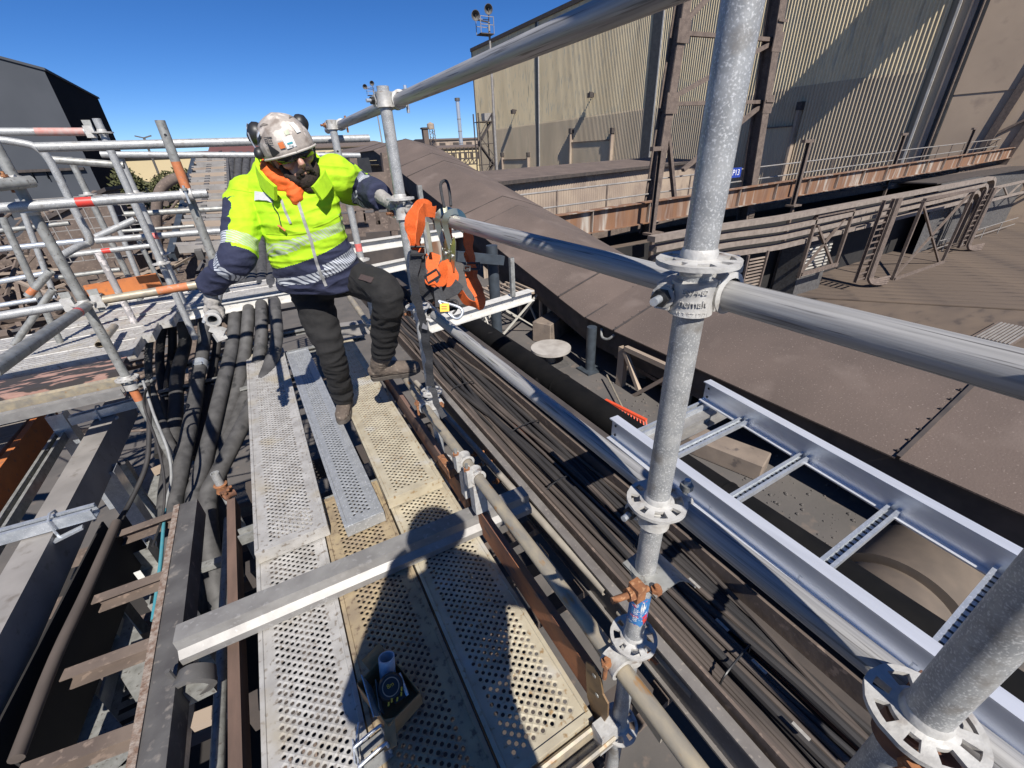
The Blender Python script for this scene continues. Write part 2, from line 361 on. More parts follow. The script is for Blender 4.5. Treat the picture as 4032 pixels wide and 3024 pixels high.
MB().bar((HX+.25, yb0-2.6, -2), (HX+.65, yb0-4.9, 13), .5, .12, V((1, 0, 0))).build('raking_column', BROWN, hall)
MB().bar((HX+.55, yb0-4.2, -2), (HX+1.0, yb0-6.5, 13), .5, .12, V((1, 0, 0))).build('raking_column', BROWN, hall)
for k in range(4): MB().bar((HX+.35+k*.09, yb0-2.9-k*.42, 1+k*3), (HX+.75+k*.09, yb0-5-k*.42, 2.5+k*3), .16, .1, V((1, 0, 0))).build('brace', BROWN, hall)
for u, v in ((1284, 205), (1116, 241)):
    q = PH(u, v); L = MB().bar((HX, q.y, q.z+.2), (HX-1.0, q.y, q.z+.35), .12, .12).build('wall_lamp', BROWND, hall)
    MB().box(HX-1.15, HX-.45, q.y-.35, q.y+.35, q.z-.35, q.z+.25).build('lamp_housing', BROWND, L)
def door(u0, u1, vtop, vmid, post_ext):
    a = PH(u0, vtop); b = PH(u1, vtop); zt = (PH(u0, vmid).z+PH(u1, vmid).z)/2
    d = MB(); corr(d, (HX-.3, b.y), (HX-.3, a.y), GZ, zt, .27, .04, (-1, 0))
    d = d.build('sliding_door', CREAML, hall, smooth=0)
    MB().box(HX-.45, HX-.1, b.y, a.y, zt, zt+.12).build('door_head', BROWN, d)
    for q in (a, b):
        MB().box(HX-.7, HX-.1, q.y-.12, q.y+.12, GZ, q.z).build('guide_post', TAN, hall)
        MB().box(HX-.75, HX-.05, q.y-.25, q.y+.25, q.z, q.z+.7).build('post_cap', BROWND, hall)
door(1238, 1327, 288, 306, 1); door(1089, 1145, 338, 345, 1); door(1640, 1732, 238, 276, 1)

RH = Matrix.Translation(HPIV) @ Matrix.Rotation(math.radians(2.3), 4, 'Z') @ Matrix.Translation(-HPIV)
hall.matrix_world = RH
# the elevated gallery that throws the slanting shadow on the hall front (above the frame)
ga = RH @ PH(1904, 0); gb = RH @ PH(2044, 0)
oh = thing('overhead_gallery', 'long closed gallery high above the yard crossing to the hall', 'gallery')
back = 9.0
cy = (ga.y+gb.y)/2-back*SUN.y; cz = (ga.z+gb.z)/2-back*SUN.z
wv = abs((ga.z-gb.z)+(ga.y-gb.y)*SUN.z/SUN.y*-1)
MB().box(30, HX+.1, cy-1.7, cy+1.7, cz-1.4, cz+1.5).build('gallery_box', BROWN, oh)
MB().box(30, HX, cy-1.9, cy+1.9, cz+1.52, cz+1.66).build('gallery_roof', DUST, oh)

# ---------------------------------------------------------------- low lean-to in front of the hall
lt = thing('lean_to_building', 'low tan corrugated lean-to with flat dusty roof before the hall', 'building')
za = .25
la = P(1030, 396, z=za); lb = P(1475, 349.5, z=za)
tdir = (lb-la).normalized(); nb = V((-tdir.y, tdir.x, 0))
if nb.y > 0: nb = -nb
corr(MB(), la, lb+tdir*3, GZ, za-.18, .26, .04, (nb.x, nb.y)).build('wall', TAN, lt, smooth=0)
fa = la-nb*5; fb = lb+tdir*3-nb*5
zr = .62
corr(MB(), fb, lb+tdir*3, GZ, za-.18, .26, .04, (tdir.x, tdir.y)).build('end_wall', TAN, lt, smooth=0)
MB().hexa([V((p.x, p.y, z)) for p, z in ((la+nb*.35, za-.16), (lb+tdir*3.4+nb*.35, za-.16), (fb+tdir*.4, zr-.16), (fa, zr-.16), (la+nb*.35, za), (lb+tdir*3.4+nb*.35, za), (fb+tdir*.4, zr), (fa, zr))]).build('roof', DUST, lt)
MB().bar(la+nb*.37+V((0, 0, -.1)), lb+tdir*3.4+nb*.37+V((0, 0, -.1)), .06, .2).build('gutter', BROWND, lt)

# ---------------------------------------------------------------- rust streaked girder with walkway rails
ZG = -.15
ga0 = P(1100, 480, z=ZG); ga1 = P(2205, 316, z=ZG+.5)
gd = (ga1-ga0).normalized(); gn = V((gd.y, -gd.x, 0))
gir = thing('rusty_girder', 'long rust streaked white girder with stiffeners crossing before the hall', 'girder')
a0 = ga0-gd*3; a1 = ga1+gd*3
MB().bar(a0+V((0, 0, -.35)), a1+V((0, 0, -.35)), .03, .66).build('web', GIRD, gir)
MB().bar(a0+V((0, 0, -.006)), a1+V((0, 0, -.006)), .34, .024).build('top_flange', GIRD, gir)
MB().bar(a0+V((0, 0, -.69)), a1+V((0, 0, -.69)), .34, .024).build('bottom_flange', GIRD, gir)
L = (a1-a0).length
k = 0; sme = MB().box(-.01, .01, -.13, 0, -.67, -.02).mesh('stiffener', GIRD, 0)
while k*2.6+.9 < L:
    q = a0+gd*(k*2.6+.9)+gn*.0; o = inst('stiffener', sme, gir, q+gn*.017, (0, 0, math.atan2(gd.y, gd.x))); k += 1
wk = thing('walkway_handrail', 'thin two-bar steel handrail above the rusty girder', 'handrail')
for dz in (.6, .12): MB().tube(a0-gn*.9+V((0, 0, dz)), a1-gn*.9+V((0, 0, dz)), .028, 8).build('rail', GREYST, wk)
k = 0; pme = MB().tube((0, 0, -.6), (0, 0, .62), .03, 8).mesh('rail_post', BROWN)
while k*2.2+1 < L: inst('rail_post', pme, wk, a0+gd*(k*2.2+1)-gn*.9); k += 1
MB().bar(a0-gn*.55+V((0, 0, -.62)), a1-gn*.55+V((0, 0, -.62)), .9, .05).build('walkway_floor', BROWN, wk)
# gallows posts standing in front of the girder
for i, (ut, vt, ub, vb) in enumerate(((1423, 321, 1411, 503), (1741, 305, 1714, 443), (1951, 290, 1917, 400), (2104, 278, 2067, 373))):
    b = P(ub, vb, z=-1.0); t = P(ut, vt, y=b.y)
    po = thing('gallows_post', ('short brown gallows post nearest the tall lattice column', 'brown gallows post just right of the lattice tower', 'third brown gallows post along the girder from the left', 'rightmost brown gallows post along the girder')[i], 'post', 'gallows posts along the girder')
    top = V((b.x, b.y, t.z))
    MB().prof(b, top, chan(.16, .14, .02)).build('upright', BROWN, po)
    MB().bar(top+V((-.5, 0, 0)), top+V((.15, 0, 0)), .14, .12).build('arm', BROWN, po)
    MB().box(b.x-.3, b.x+.3, b.y-.2, b.y+.2, b.z-.05, b.z+.02).build('base_plate', BROWN, po)
    MB().bar(b+V((0, 0, -.05)), V((b.x, b.y, GZ)), .12, .12).build('stub', BROWN, po)
# ledge of dust and loose bits in front of the girder
YC0 = 9.6
led = thing('dusty_ledge', 'dust heaped pipe ledge running below the rusty girder', 'ledge')
c0 = P(1130, 520, z=-1.25); c1 = P(2195, 352, z=-.85)
ld = (c1-c0).normalized(); ln = V((ld.y, -ld.x, 0))
MB().bar(c0-ln*.5, c1-ln*.5, 2.0, .1).build('shelf', BROWN, led)  # widened to shade the yard below
MB().bar(c0-ln*1.6+V((0, 0, -.6)), c1-ln*1.6+V((0, 0, -.6)), .1, 1.15).build('shade_wall', BROWND, led)  # dark wall added for the shade under the shelf
MB().bar(c0+ln*.5+V((0, 0, -.1)), c1+ln*.5+V((0, 0, -.1)), .08, .3).build('edge_beam', BROWN, led)
MB().bar(V((9, 11.4, -3.2)), V((44, 11.8, -3.2)), .08, 3.4).build('shade_panel', SHADEBK, led)  # dark panel added as the shade behind the conduits
cr = MB()
for i in range(260):
    q = c0+ld*random.uniform(0, (c1-c0).length*.8)+ln*random.uniform(-.75, .4)+V((0, 0, .05))
    s = random.uniform(.04, .16); cr.ell(q, [V((s, 0, 0)), V((0, s, 0)), V((0, 0, s*.5))], 6, 4)
cr.build('dust_lumps', BROWN, led, kind='stuff')
cr = MB()
for i in range(50):
    q = c0+ld*random.uniform(2, (c1-c0).length*.8)+ln*random.uniform(-.7, .45)+V((0, 0, .1)); an = random.uniform(-.4, .4)
    cr.bar(q, q+ld*math.cos(an)*random.uniform(.4, 1.6)+ln*math.sin(an)*.7+V((0, 0, .03)), .07, .04)
cr.build('loose_bars', BROWN, led, kind='stuff')

# ---------------------------------------------------------------- lattice tower in front of the girder
tw = thing('lattice_tower', 'tall brown steel lattice tower with riveted legs by the girder', 'tower')
YT = 12.3
def col_at(ub, vb, ut, vt, w, nm):
    b = P(ub, vb, y=YT); t = P(ut, vt, y=YT); b2 = V((b.x, YT, GZ)); top = b+(t-b)*1.5
    MB().prof(V((b.x, YT, b.z-.6)), top, ibeam(w, w*.8, .05, .05)).build('leg', BROWN, tw)
    for k in (-1, 1):
        MB().box(b.x-w*.36, b.x+w*.36, YT-w*.56, YT-w*.52, b.z+.05, b.z+.55).build('splice_plate', BROWN, tw)
        break
    return b, t
bL, tL = col_at(1400, 470, 1475, 0, .42, 'l'); bR, tR = col_at(1608, 480, 1680, 0, .5, 'r')
bo = MB()
for b_, w in ((bL, .42), (bR, .5)):
    for k in range(4):
        for j in range(5):
            bo.ell((b_.x-.12+k*.08, YT-w*.6, b_.z+.12+j*.09), [V((.02, 0, 0)), V((0, .02, 0)), V((0, 0, .02))], 6, 4)
bo.build('rivets', BROWN, tw, kind='stuff')
def on(p0, p1, z): return p0+(p1-p0)*((z-p0.z)/(p1.z-p0.z))
zs = [P(1440, 225, y=YT).z, P(1470, 72, y=YT).z]
for z in zs: MB().bar(on(bL, tL, z), on(bR, tR, z+.1), .14, .12).build('strut', BROWN, tw)
MB().bar(on(bL, tL, zs[0]+.1), on(bR, tR, zs[1]), .15, .13).build('diagonal', BROWN, tw)
MB().bar(on(bL, tL, zs[1]+.1), on(bR, tR, zs[1]+3.4), .15, .13).build('diagonal', BROWN, tw)
MB().bar(on(bR, tR, zs[0]), on(bL, tL, zs[0]-.0)+V((1.3, 0, -2.1)), .15, .13).build('diagonal', BROWN, tw)
MB().bar(on(bL, tL, zs[0]-.1), V((bL.x+1.35, YT, bL.z+.5)), .15, .13).build('diagonal', BROWN, tw)
for z in zs:
    for b_, t_ in ((bL, tL), (bR, tR)):
        q = on(b_, t_, z); MB().box(q.x-.25, q.x+.3, YT-.26, YT-.22, q.z-.3, q.z+.3).build('gusset', BROWN, tw)
for z in (zs[0]+.1, zs[1]+.6):
    q = on(bR, tR, z); MB().box(q.x-.2, q.x+.34, YT-.3, YT-.28, q.z-.04, q.z+.04).build('batten', BROWN, tw)
# blue number sign on the tower leg
q = P(1589, 373, y=YT-.4)
sg = thing('blue_number_sign', 'small blue sign reading P13 beside the tower leg', 'sign')
MB().box(q.x-.32, q.x+.32, YT-.42, YT-.39, q.z-.18, q.z+.18).build('plate', SIGNB, sg)
text_part('lettering', 'P13', .3, WPRINT, sg, lambda x, y, h: V((q.x+x, YT-.425-h, q.z+y)))
MB().bar((q.x, YT-.38, q.z), (q.x+.6, YT-.1, q.z), .05, .05).build('bracket', BROWN, sg)

# ---------------------------------------------------------------- cable trays with bends below the girder
YC = 9.6
trs = [((1545, 492), (1687, 471), (2147, 384), (2086, 553)), ((1545, 512), (1690, 493), (2130, 398), (2074, 556)), ((1545, 532), (1690, 511), (2113, 413), (2063, 558)), ((1545, 553), (1680, 533), (2098, 430), (2052, 560))]
for i, (a, b, c, d) in enumerate(trs):
    p = [P(*a, y=YC+.1*i), P(*b, y=YC+.1*i), P(*c, y=YC+.1*i)]; e = P(*d, y=YC+.1*i)
    k = (p[2]-p[1]).normalized(); e = V((p[2].x+.3, p[2].y, GZ+.5))
    t = MB().path([p[0]-V((3, 0, 0)), p[0], p[0].lerp(p[1], .6), p[1].lerp(p[0], .1), p[1].lerp(p[2], .06), p[1].lerp(p[2], .5), p[2]-k*1.6, p[2]-k*.5, p[2]+V((.1, 0, -.35)), p[2]+V((.3, 0, -1.2)), e+V((0, 0, 1.0)), e], .1, flat=(.16, .085), sub=5, up=V((0, 0, 1)))
    t.build('conduit_run', CONDU, label=('uppermost dusty conduit run below the girder, bending down at right', 'second dusty conduit run from the top, bending down at right', 'third dusty conduit run from the top, bending down at right', 'lowest dusty conduit run, bending down at right')[i], cat='conduit', group='conduit runs below the girder')
lb_ = thing('lattice_bridge', 'dusty lattice bridge beyond the conduit bends at the right edge', 'bridge')
b0_, b1_ = P(2120, 412, y=9.9), P(2300, 372, y=9.9)
for dz in (0, -.75): MB().bar(b0_+V((0, 0, dz)), b1_+V((0, 0, dz)), .12, .14).build('chord', CONDU, lb_)
for k in range(9):
    q0_ = b0_.lerp(b1_, k/9); q1_ = b0_.lerp(b1_, (k+1)/9); MB().bar(q0_+V((0, 0, -.75 if k % 2 else 0)), q1_+V((0, 0, 0 if k % 2 else -.75)), .08, .08).build('diagonal', CONDU, lb_)
def cable_riser(u, vt, vb, y, label):
    th = thing('cable_riser', label, 'cable ladder', 'upright cable ladders under the conduits')
    b = P(u, vb, y=y); b = V((b.x, y, max(b.z, GZ+.05))); t = P(u+20, vt, y=y); t = V((b.x, y, t.z))
    for s in (-.42, .42): MB().prof(b+V((s, 0, .4)), t+V((s, 0, 0)), chan(.14, .05, .015)).build('side_rail', BROWN, th)
    n = int((t.z-b.z-.4)/.28); me = MB().bar((-.42, 0, 0), (.42, 0, 0), .05, .06).mesh('rung', BROWN, 0)
    for k in range(n): inst('rung', me, th, (b.x, y, b.z+.5+k*.28))
    for k in range(4):
        MB().path([t+V((.55+.11*k, -.1, 0)), V((b.x+.55+.11*k, y-.1, b.z+.9)), V((b.x+.6+.11*k, y-.15, b.z+.35+.0*k)), V((b.x+.95+.09*k, y-.3, b.z+.15+.07*k)), V((b.x+1.6+.05*k, y-.5, b.z+.12+.1*k))], .06, flat=(.05, .05), sub=4).build('bent_conduit', BROWN, th)
cable_riser(1850, 440, 625, 9.0, 'upright cable ladder in the middle of the yard under the conduits')
cable_riser(2052, 420, 585, 9.2, 'upright cable ladder at the right end of the conduits')
def trestle(u0, u1, vt, vb, y, label):
    th = thing('trestle', label, 'trestle', 'trestles under the conduits')
    a = P(u0, vb, y=y); b = P(u1, vb, y=y); zt = P((u0+u1)/2, vt, y=y).z; zb = max(GZ+.02, a.z)
    A = [V((a.x, y, zb)), V((b.x, y, zb)), V((b.x, y, zt)), V((a.x, y, zt))]
    for i, j in ((0, 3), (1, 2)): MB().bar(A[i], A[j], .12, .12).build('leg', BROWN, th)
    for i, j in ((0, 2), (1, 3)): MB().bar(A[i]+V((0, .07, 0)), A[j]+V((0, .07, 0)), .09, .09).build('brace', BROWN, th)
    MB().bar(A[0]+V((0, -.07, .15)), A[1]+V((0, -.07, .15)), .1, .16).build('sill', BROWN, th)
    MB().bar(A[3]+V((0, .0, .06)), A[2]+V((0, 0, .06)), .14, .12).build('cap_beam', BROWN, th)
trestle(1925, 2015, 440, 610, 8.8, 'brown braced trestle between the two upright cable ladders')
trestle(1725, 1795, 470, 600, 9.6, 'brown braced trestle left of the middle cable ladder')
# louvred cooler box and slatted fence panel under the trays
lo = thing('louvred_unit', 'pale louvred box standing in shade under the conduits', 'machine box')
q = P(1770, 540, y=10.2)
MB().box(q.x-1.2, q.x+1.0, 10.2, 11.2, GZ, q.z+.3).build('casing', GREYD, lo)
for k in range(9): MB().bar((q.x-1.15, 10.17, q.z-1.05+k*.15), (q.x+.95, 10.17, q.z-1.05+k*.15), .03, .06).build('louvre', FARW, lo)
lo = thing('slatted_guard', 'slanted pale slatted guard frame right behind the rosette', 'guard')
q = P(1630, 590, y=6.2)
for k in range(9): MB().bar((q.x-.35, 6.2, q.z-.3+k*.085), (q.x+.35, 6.25, q.z-.34+k*.085), .03, .035).build('slat', TAN, lo)
for s in (-.36, .36): MB().bar((q.x+s, 6.22, q.z-.6), (q.x+s*1.1, 6.22, q.z+.5), .05, .05).build('frame_bar', BROWN, lo)
# long dark shed side behind the trestles
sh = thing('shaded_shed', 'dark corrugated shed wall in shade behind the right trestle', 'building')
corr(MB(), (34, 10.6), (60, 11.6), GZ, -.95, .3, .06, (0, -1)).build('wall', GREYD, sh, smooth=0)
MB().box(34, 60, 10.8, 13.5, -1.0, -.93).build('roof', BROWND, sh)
for k in range(4):
    MB().tube((36+k*3, 9.9, GZ), (36+k*3, 9.9, GZ+.9), .03, 6).build('fence_post', GREYST, sh)
for z in (.45, .88): MB().tube((35, 9.9, GZ+z), (48, 9.9, GZ+z), .025, 6).build('fence_rail', GREYST, sh)

# ---------------------------------------------------------------- yard decking on the right
yd = MB().box(8.0, 75, -12, 9.4, GZ+.0, GZ+.06).build('yard', YARD, kind='structure')
ang = (P(2200, 668, z=GZ+.1)-P(1700, 640, z=GZ+.1)); ang = math.atan2(ang.y, ang.x)
bme = [MB().box(-34, 34, -.29, .29, 0, .05).mesh('board', YARD, 0) for k in range(3)]
for k in range(-30, 40):
    c = V((41, -2, 0))+V((-math.sin(ang), math.cos(ang), 0))*(k*.61)
    if c.y < -7 or c.y > 9.0: continue
    o = inst('board', bme[k % 3], yd, (c.x, c.y, GZ+.065+random.uniform(0, .015)), (0, 0, ang))
MB().box(5, 75, 9.4, 19, GZ, GZ+.05).build('shade_floor', SHADEFL, kind='structure')  # dark patch painting the shade under the pipe rack
MB().box(2.32, 9.5, -9, 9.0, APZ-.3, APZ).build('concrete_apron', GROUND, kind='structure')
tr = thing('floor_hatch', 'ribbed metal hatch on the decking at the right edge', 'hatch')
hq = P(2165, 722, z=GZ+.14)
MB().box(hq.x-1.2, hq.x+1.4, hq.y-.5, hq.y+.5, GZ+.1, GZ+.16).build('lid', BROWN, tr)
for k in range(9): MB().box(hq.x-1.1, hq.x+1.3, hq.y-.45+k*.1, hq.y-.4+k*.1, GZ+.162, GZ+.2).build('rib', GREYST, tr)
# ---------------------------------------------------------------- conveyor gallery roof on the right
XN, XR, XF = 4.2, 5.39, 6.58
ZE, YK, YU = -.79, 5.04, 17.3
def zed(y):
    return ZE if y < YK else (ZE+(y-YK)*.2215 if y < YU else ZE+(YU-YK)*.2215)
def zri(y): return zed(y)+(.37 if y < YU else .31)
XH = (XN+XR)/2; XG = (XR+XF)/2
cg = thing('conveyor_gallery', 'low brown dust covered conveyor gallery with gabled sheet roof', 'conveyor gallery')
yj = P(1962, 962, x=XN).y
seams = [-6.3, -2.9, yj-.0, 4.37, 5.04, 5.8, 9.25, 10.0, 13.7, 14.7, 17.3, 21, 25, 31, 38, 46]
for i in range(len(seams)-1):
    a, b = seams[i], seams[i+1]; up = .008*(i % 2)
    if abs(a-yj) < 1e-6: a += .03
    m_ = MB(); n = 3; rows = []
    for j in range(n+1):
        y = a+(b-a)*j/n
        if j == n and i != 1: y += .04
        zz = up+.006*math.sin(i*2.1+j)
        rows.append([(XN-.05, y, zed(y)+zz-.007), (XH, y, (zed(y)+zri(y))/2+zz+.016), (XR, y, zri(y)+zz), (XG, y, (zed(y)+zri(y))/2+zz+.016), (XF, y, zed(y)+zz)])
    vs = [p for r in rows for p in r]; N5 = len(vs); vs += [(x, y, z-.014) for x, y, z in vs]; fs = []
    for j in range(n):
        for k in range(4):
            q = j*5+k; fs += [(q, q+1, q+6, q+5), (q+N5, q+5+N5, q+6+N5, q+1+N5)]
    for k in range(4): fs += [(k, k+N5, k+1+N5, k+1), (n*5+k, n*5+k+1, n*5+k+1+N5, n*5+k+N5)]
    for j in range(n): fs += [(j*5, j*5+5, j*5+5+N5, j*5+N5), (j*5+4, j*5+4+N5, j*5+9+N5, j*5+9)]
    m_.add(vs, fs); m_.build('roof_panel', DUST, cg, smooth=12)
for a, b in ((-6.3, YK), (YK, YU), (YU, 46)):
    za_, zb_ = zed(a), zed(b-1e-6)
    for X in (XN+.03, XF-.08):
        MB().bar((X, a, za_-.17), (X, b, zb_-.17), .05, .30).build('fascia', BROWND, cg)
    MB().bar((XN+.14, a, za_-.40), (XN+.14, b, zb_-.40), .16, .14).build('edge_beam', BROWND, cg)
    MB().bar((XR, a, za_-.45), (XR, b, zb_-.45), 1.6, .04).build('conveyor_belt', BLACK, cg)
    if a > 0: MB().bar((XN+.7, a, za_-.95), (XN+.7, b, zb_-.95), .05, .9).build('interior_shade', BROWND, cg)  # dark sheet stands in for the shaded interior under the roof
for sy in seams[2:-4]:
    MB().path([(xx, sy+.012, (zed(sy)+(zri(sy)-zed(sy))*t_)+.012) for xx, t_ in ((XN-.05, 0), (XH, .53), (XR, 1.0), (XG, .53), (XF, 0))], .01, sub=1, flat=(.016, .006)).build('seam_strip', BROWND, cg)
fx = MB()
for sy in seams[1:-4]:
    for xx in [XN+.02+k*.16 for k in range(8)]:
        z = zed(sy)+(zri(sy)-zed(sy))*(xx-XN)/(XR-XN); fx.tube((xx, sy+.05, z+.005), (xx, sy+.05, z+.026), .011, 6)
fx.build('roof_fixings', BROWND, cg, kind='stuff')
tm = MB().path([V((XN-.01, 0, -.1)), V((XN-.06, .08, -.19)), V((XN-.06, .22, -.2)), V((XN-.01, .3, -.1))], .02, 8).mesh('lifting_handle', PALEC)
inst('lifting_handle', tm, cg, (0, 4.4, ZE+.02))
for y in (-2.0, .6, 3.4, 7.6, 11.5, 15.4):
    z = zed(y)-.48
    for X in (XN+.16, XF-.2):
        MB().prof((X, y, z), (X, y, APZ+.001), chan(.16, .11, .016)).build('trestle_leg', BROWN, cg)
    MB().bar((XN+.14, y, z-.05), (XF-.14, y, z-.05), .11, .14).build('cross_member', BROWN, cg)
    MB().bar((XN+.16, y+.07, z-.1), (XN+.16, y+1.1, APZ+.3), .06, .06).build('brace', BROWN, cg)
    MB().bar((XN+.14, y+.09, z-.2), (XF-.2, y+.09, APZ+.2), .06, .08).build('brace', BROWN, cg)
# gallows frames at the far end of the gallery
ff = thing('gallery_frame', 'dark brown open steel frame under the gallery behind the worker', 'steel frame')
YF = 5.6
def fb(a, b, w, h, nm='bar', m_=BROWN, y=YF): return MB().bar(P(*a, y=y), P(*b, y=y), w, h).build(nm, m_, ff)
fb((700, 398), (835, 388), .1, .17, 'beam'); fb((690, 452), (880, 440), .09, .08, 'beam'); fb((690, 500), (880, 488), .09, .08, 'beam'); fb((705, 478), (850, 470), .05, .14, 'panel')
for u in (760, 830): fb((u, 330), (u+22, 510), .08, .08, 'post')
for u in (726, 782, 812): fb((u, 452), (u+7, 500), .05, .05, 'post')
MB().bar(P(690, 372, y=7.6), P(800, 362, y=7.6), .1, .28).build('opening_shade', BLACK, ff)  # dark sheets, here and next line, stand in for shaded openings
MB().bar(P(690, 545, y=7.2), P(900, 530, y=7.2), .1, .5).build('opening_shade', BROWND, ff)
# a blue grey column each side of the white beam, standing on the ground
for i, (u, v, d, lab) in enumerate(((1062, 530, 5.6, 'dark blue grey round column behind the orange harness'), (1284, 706, 5.55, 'dark blue grey column under the gallery roof edge'))):
    p = P(u, v, d=d) if i == 0 else P(1279, 706, x=4.06); o = thing('steel_column', lab, 'column', 'blue grey columns')
    MB().tube(p, (p.x, p.y, APZ), .078, 18).build('shaft', BLUEST, o)
    MB().box(p.x-.16, p.x+.16, p.y-.16, p.y+.16, APZ, APZ+.03).build('base_plate', BLUEST, o)
MB().bar(P(985, 553, d=5.2), P(1085, 562, d=5.6), .1, .12).build('dark_cross_beam', BLUEST, label='dark blue grey cross beam behind the harness straps', cat='beam')
# drum pulley in the gap under the cable ladder
dr = thing('conveyor_drum', 'large brown conveyor pulley drum seen through the aluminium ladder', 'drum')
dq = P(1965, 1275, x=3.75); cyy, czz, RD = dq.y, dq.z-.1, .46
MB().lathe((3.18, cyy, czz), (1, 0, 0), [(0, 0), (RD*.93, 0), (RD*.93, .3), (RD*.84, .31), (RD*.84, .38), (RD, .39), (RD, .95), (0, .95)], 48).build('shell', mat('drum steel', (.135, .105, .08), (.105, .083, .065), 6, .7, 0, .05), dr)
MB().tube((3.0, cyy, czz), (4.3, cyy, czz), .07).build('shaft', GREYD, dr)
for X in (3.05, 4.22): MB().box(X-.05, X+.05, cyy-.2, cyy+.2, APZ, czz+.1).build('bearing_block', BROWND, dr)
# clutter on the ground below
def blk(name, u, v, z, sx, sy, sz, rz, m_, lab, cat, group=None):
    p = P(u, v, z=z); o = MB().box(-sx/2, sx/2, -sy/2, sy/2, 0, sz).build(name, m_, label=lab, cat=cat, group=group, smooth=0)
    bv = o.modifiers.new('edge', 'BEVEL'); bv.width = .012; bv.segments = 1
    o.location = (p.x, p.y, APZ); o.rotation_euler = (0, 0, rz); return o
blk('concrete_block', 1392, 770, -1.4, .8, .35, .38, .5, CONC, 'low brown concrete block behind the trestle brace', 'block', 'concrete blocks')
blk('concrete_block', 1470, 835, -1.4, .6, .35, .38, .55, CONC, 'concrete block partly behind the bare scaffold upright', 'block', 'concrete blocks')
blk('concrete_block', 1200, 700, -1.4, 1.1, .4, .4, .45, CONC, 'long concrete block behind the round plate', 'block', 'concrete blocks')
blk('white_crate', 1215, 668, -1.3, .5, .45, .45, .4, FARW, 'small white crate on the ground left of the column', 'crate')
blk('timber_sleeper', 1560, 975, -1.5, .3, .9, .22, .3, CONC, 'brown timber sleeper under the end of the aluminium ladder', 'sleeper')
q = P(1190, 751, z=-1.3); rt = thing('round_plate', 'pale round plate like a table top on the ground', 'round plate')
MB().tube((q.x, q.y, -1.33), (q.x, q.y, -1.29), .34, 32).build('disc', mat('grimy white plate', (.42, .39, .35), (.3, .27, .24), 5, .7), rt)
MB().tube((q.x, q.y, APZ), (q.x, q.y, -1.33), .08, 12).build('stem', GREYD, rt); MB().box(q.x-.25, q.x+.25, q.y-.25, q.y+.25, APZ, APZ+.03).build('foot', GREYD, rt)
# orange rake leaning on the pipe
rk = thing('orange_rake', 'orange red plastic rake lying beyond the black pipe', 'rake')
ra, rb = P(1308, 864, z=-1.52), P(1396, 908, z=-1.52)
MB().bar(ra, rb, .045, .03).build('head', RAKE, rk)
dn = V((-.05, -.07, -.06))
for k in range(15):
    q = ra.lerp(rb, k/14); MB().bar(q, q+dn, .014, .010).build('tine', RAKE, rk)
MB().tube(ra.lerp(rb, .45), ra.lerp(rb, .45)+V((.4, .8, .05)), .014, 8).build('handle', YTUBE, rk)
# light lattice stand on the ground
ls = thing('lattice_stand', 'thin pale lattice stand on the ground behind the white beam', 'stand')
b0 = P(1095, 735, z=APZ); 
S4 = [b0+V((x, y, 0)) for x, y in ((-.25, 0), (.8, 0), (.8, .8), (-.25, .8))]; H = .85
for s in S4: MB().bar(s, s+V((0, 0, H)), .05, .05).build('leg', TAN, ls)
for i in range(4):
    a, b = S4[i], S4[(i+1) % 4]
    MB().bar(a+V((0, 0, H)), b+V((0, 0, H)), .05, .05).build('top_bar', TAN, ls); MB().bar(a, b+V((0, 0, H)), .03, .03).build('brace', FARW, ls); MB().bar(b+V((0, 0, .02)), a+V((0, 0, H-.02)), .025, .025).build('brace', FARW, ls)
for k in range(7): MB().bar(S4[0]+V((.14*k+.03, -.03, H+.04)), S4[3]+V((.14*k+.03, .03, H+.04)), .04, .03).build('top_slat', TAN, ls)
bt = thing('braced_trestle', 'brown braced trestle leg standing beside the gallery edge', 'trestle')
TX = 4.08
def tp(u, v): return P(u, v, x=TX)
l0_ = tp(1343, 752); MB().prof(l0_, V((TX, l0_.y, APZ)), chan(.13, .09, .014)).build('leg', TAN, bt)
for a_, b_, w_ in (((1351, 760), (1380, 842), .06), ((1457, 806), (1338, 872), .05), ((1352, 752), (1462, 802), .07)): MB().bar(tp(*a_), tp(*b_), w_, w_).build('brace', TAN, bt)
# coal grit under the ladder
gr = MB()
for i in range(1400):
    q = V((random.uniform(2.5, 4.6), random.uniform(-1, 4.5), APZ)); s = random.choice((.005, .006, .008, .01, .014, .022))
    gr.ell(q, [V((s, 0, 0)), V((0, s*.8, 0)), V((0, 0, s))], 5, 3)
gr.build('grit', GROUND, label='dark grit scattered on the ground under the gallery', cat='grit', kind='stuff')
cb = thing('wire_offcuts', 'tangle of yellowish rods on the ground past the drum', 'rods')
q0 = P(2135, 1330, z=-1.55)
for k in range(12):
    q = q0+V((random.uniform(-.2, .3), random.uniform(-.25, .25), random.uniform(0, .15))); an = random.uniform(0, 3.1)
    MB().tube(q, q+V((math.cos(an)*.3, math.sin(an)*.3, random.uniform(-.05, .08))), .012, 6).build('rod', (TAN, FARW, YTUBE)[k % 3], cb)

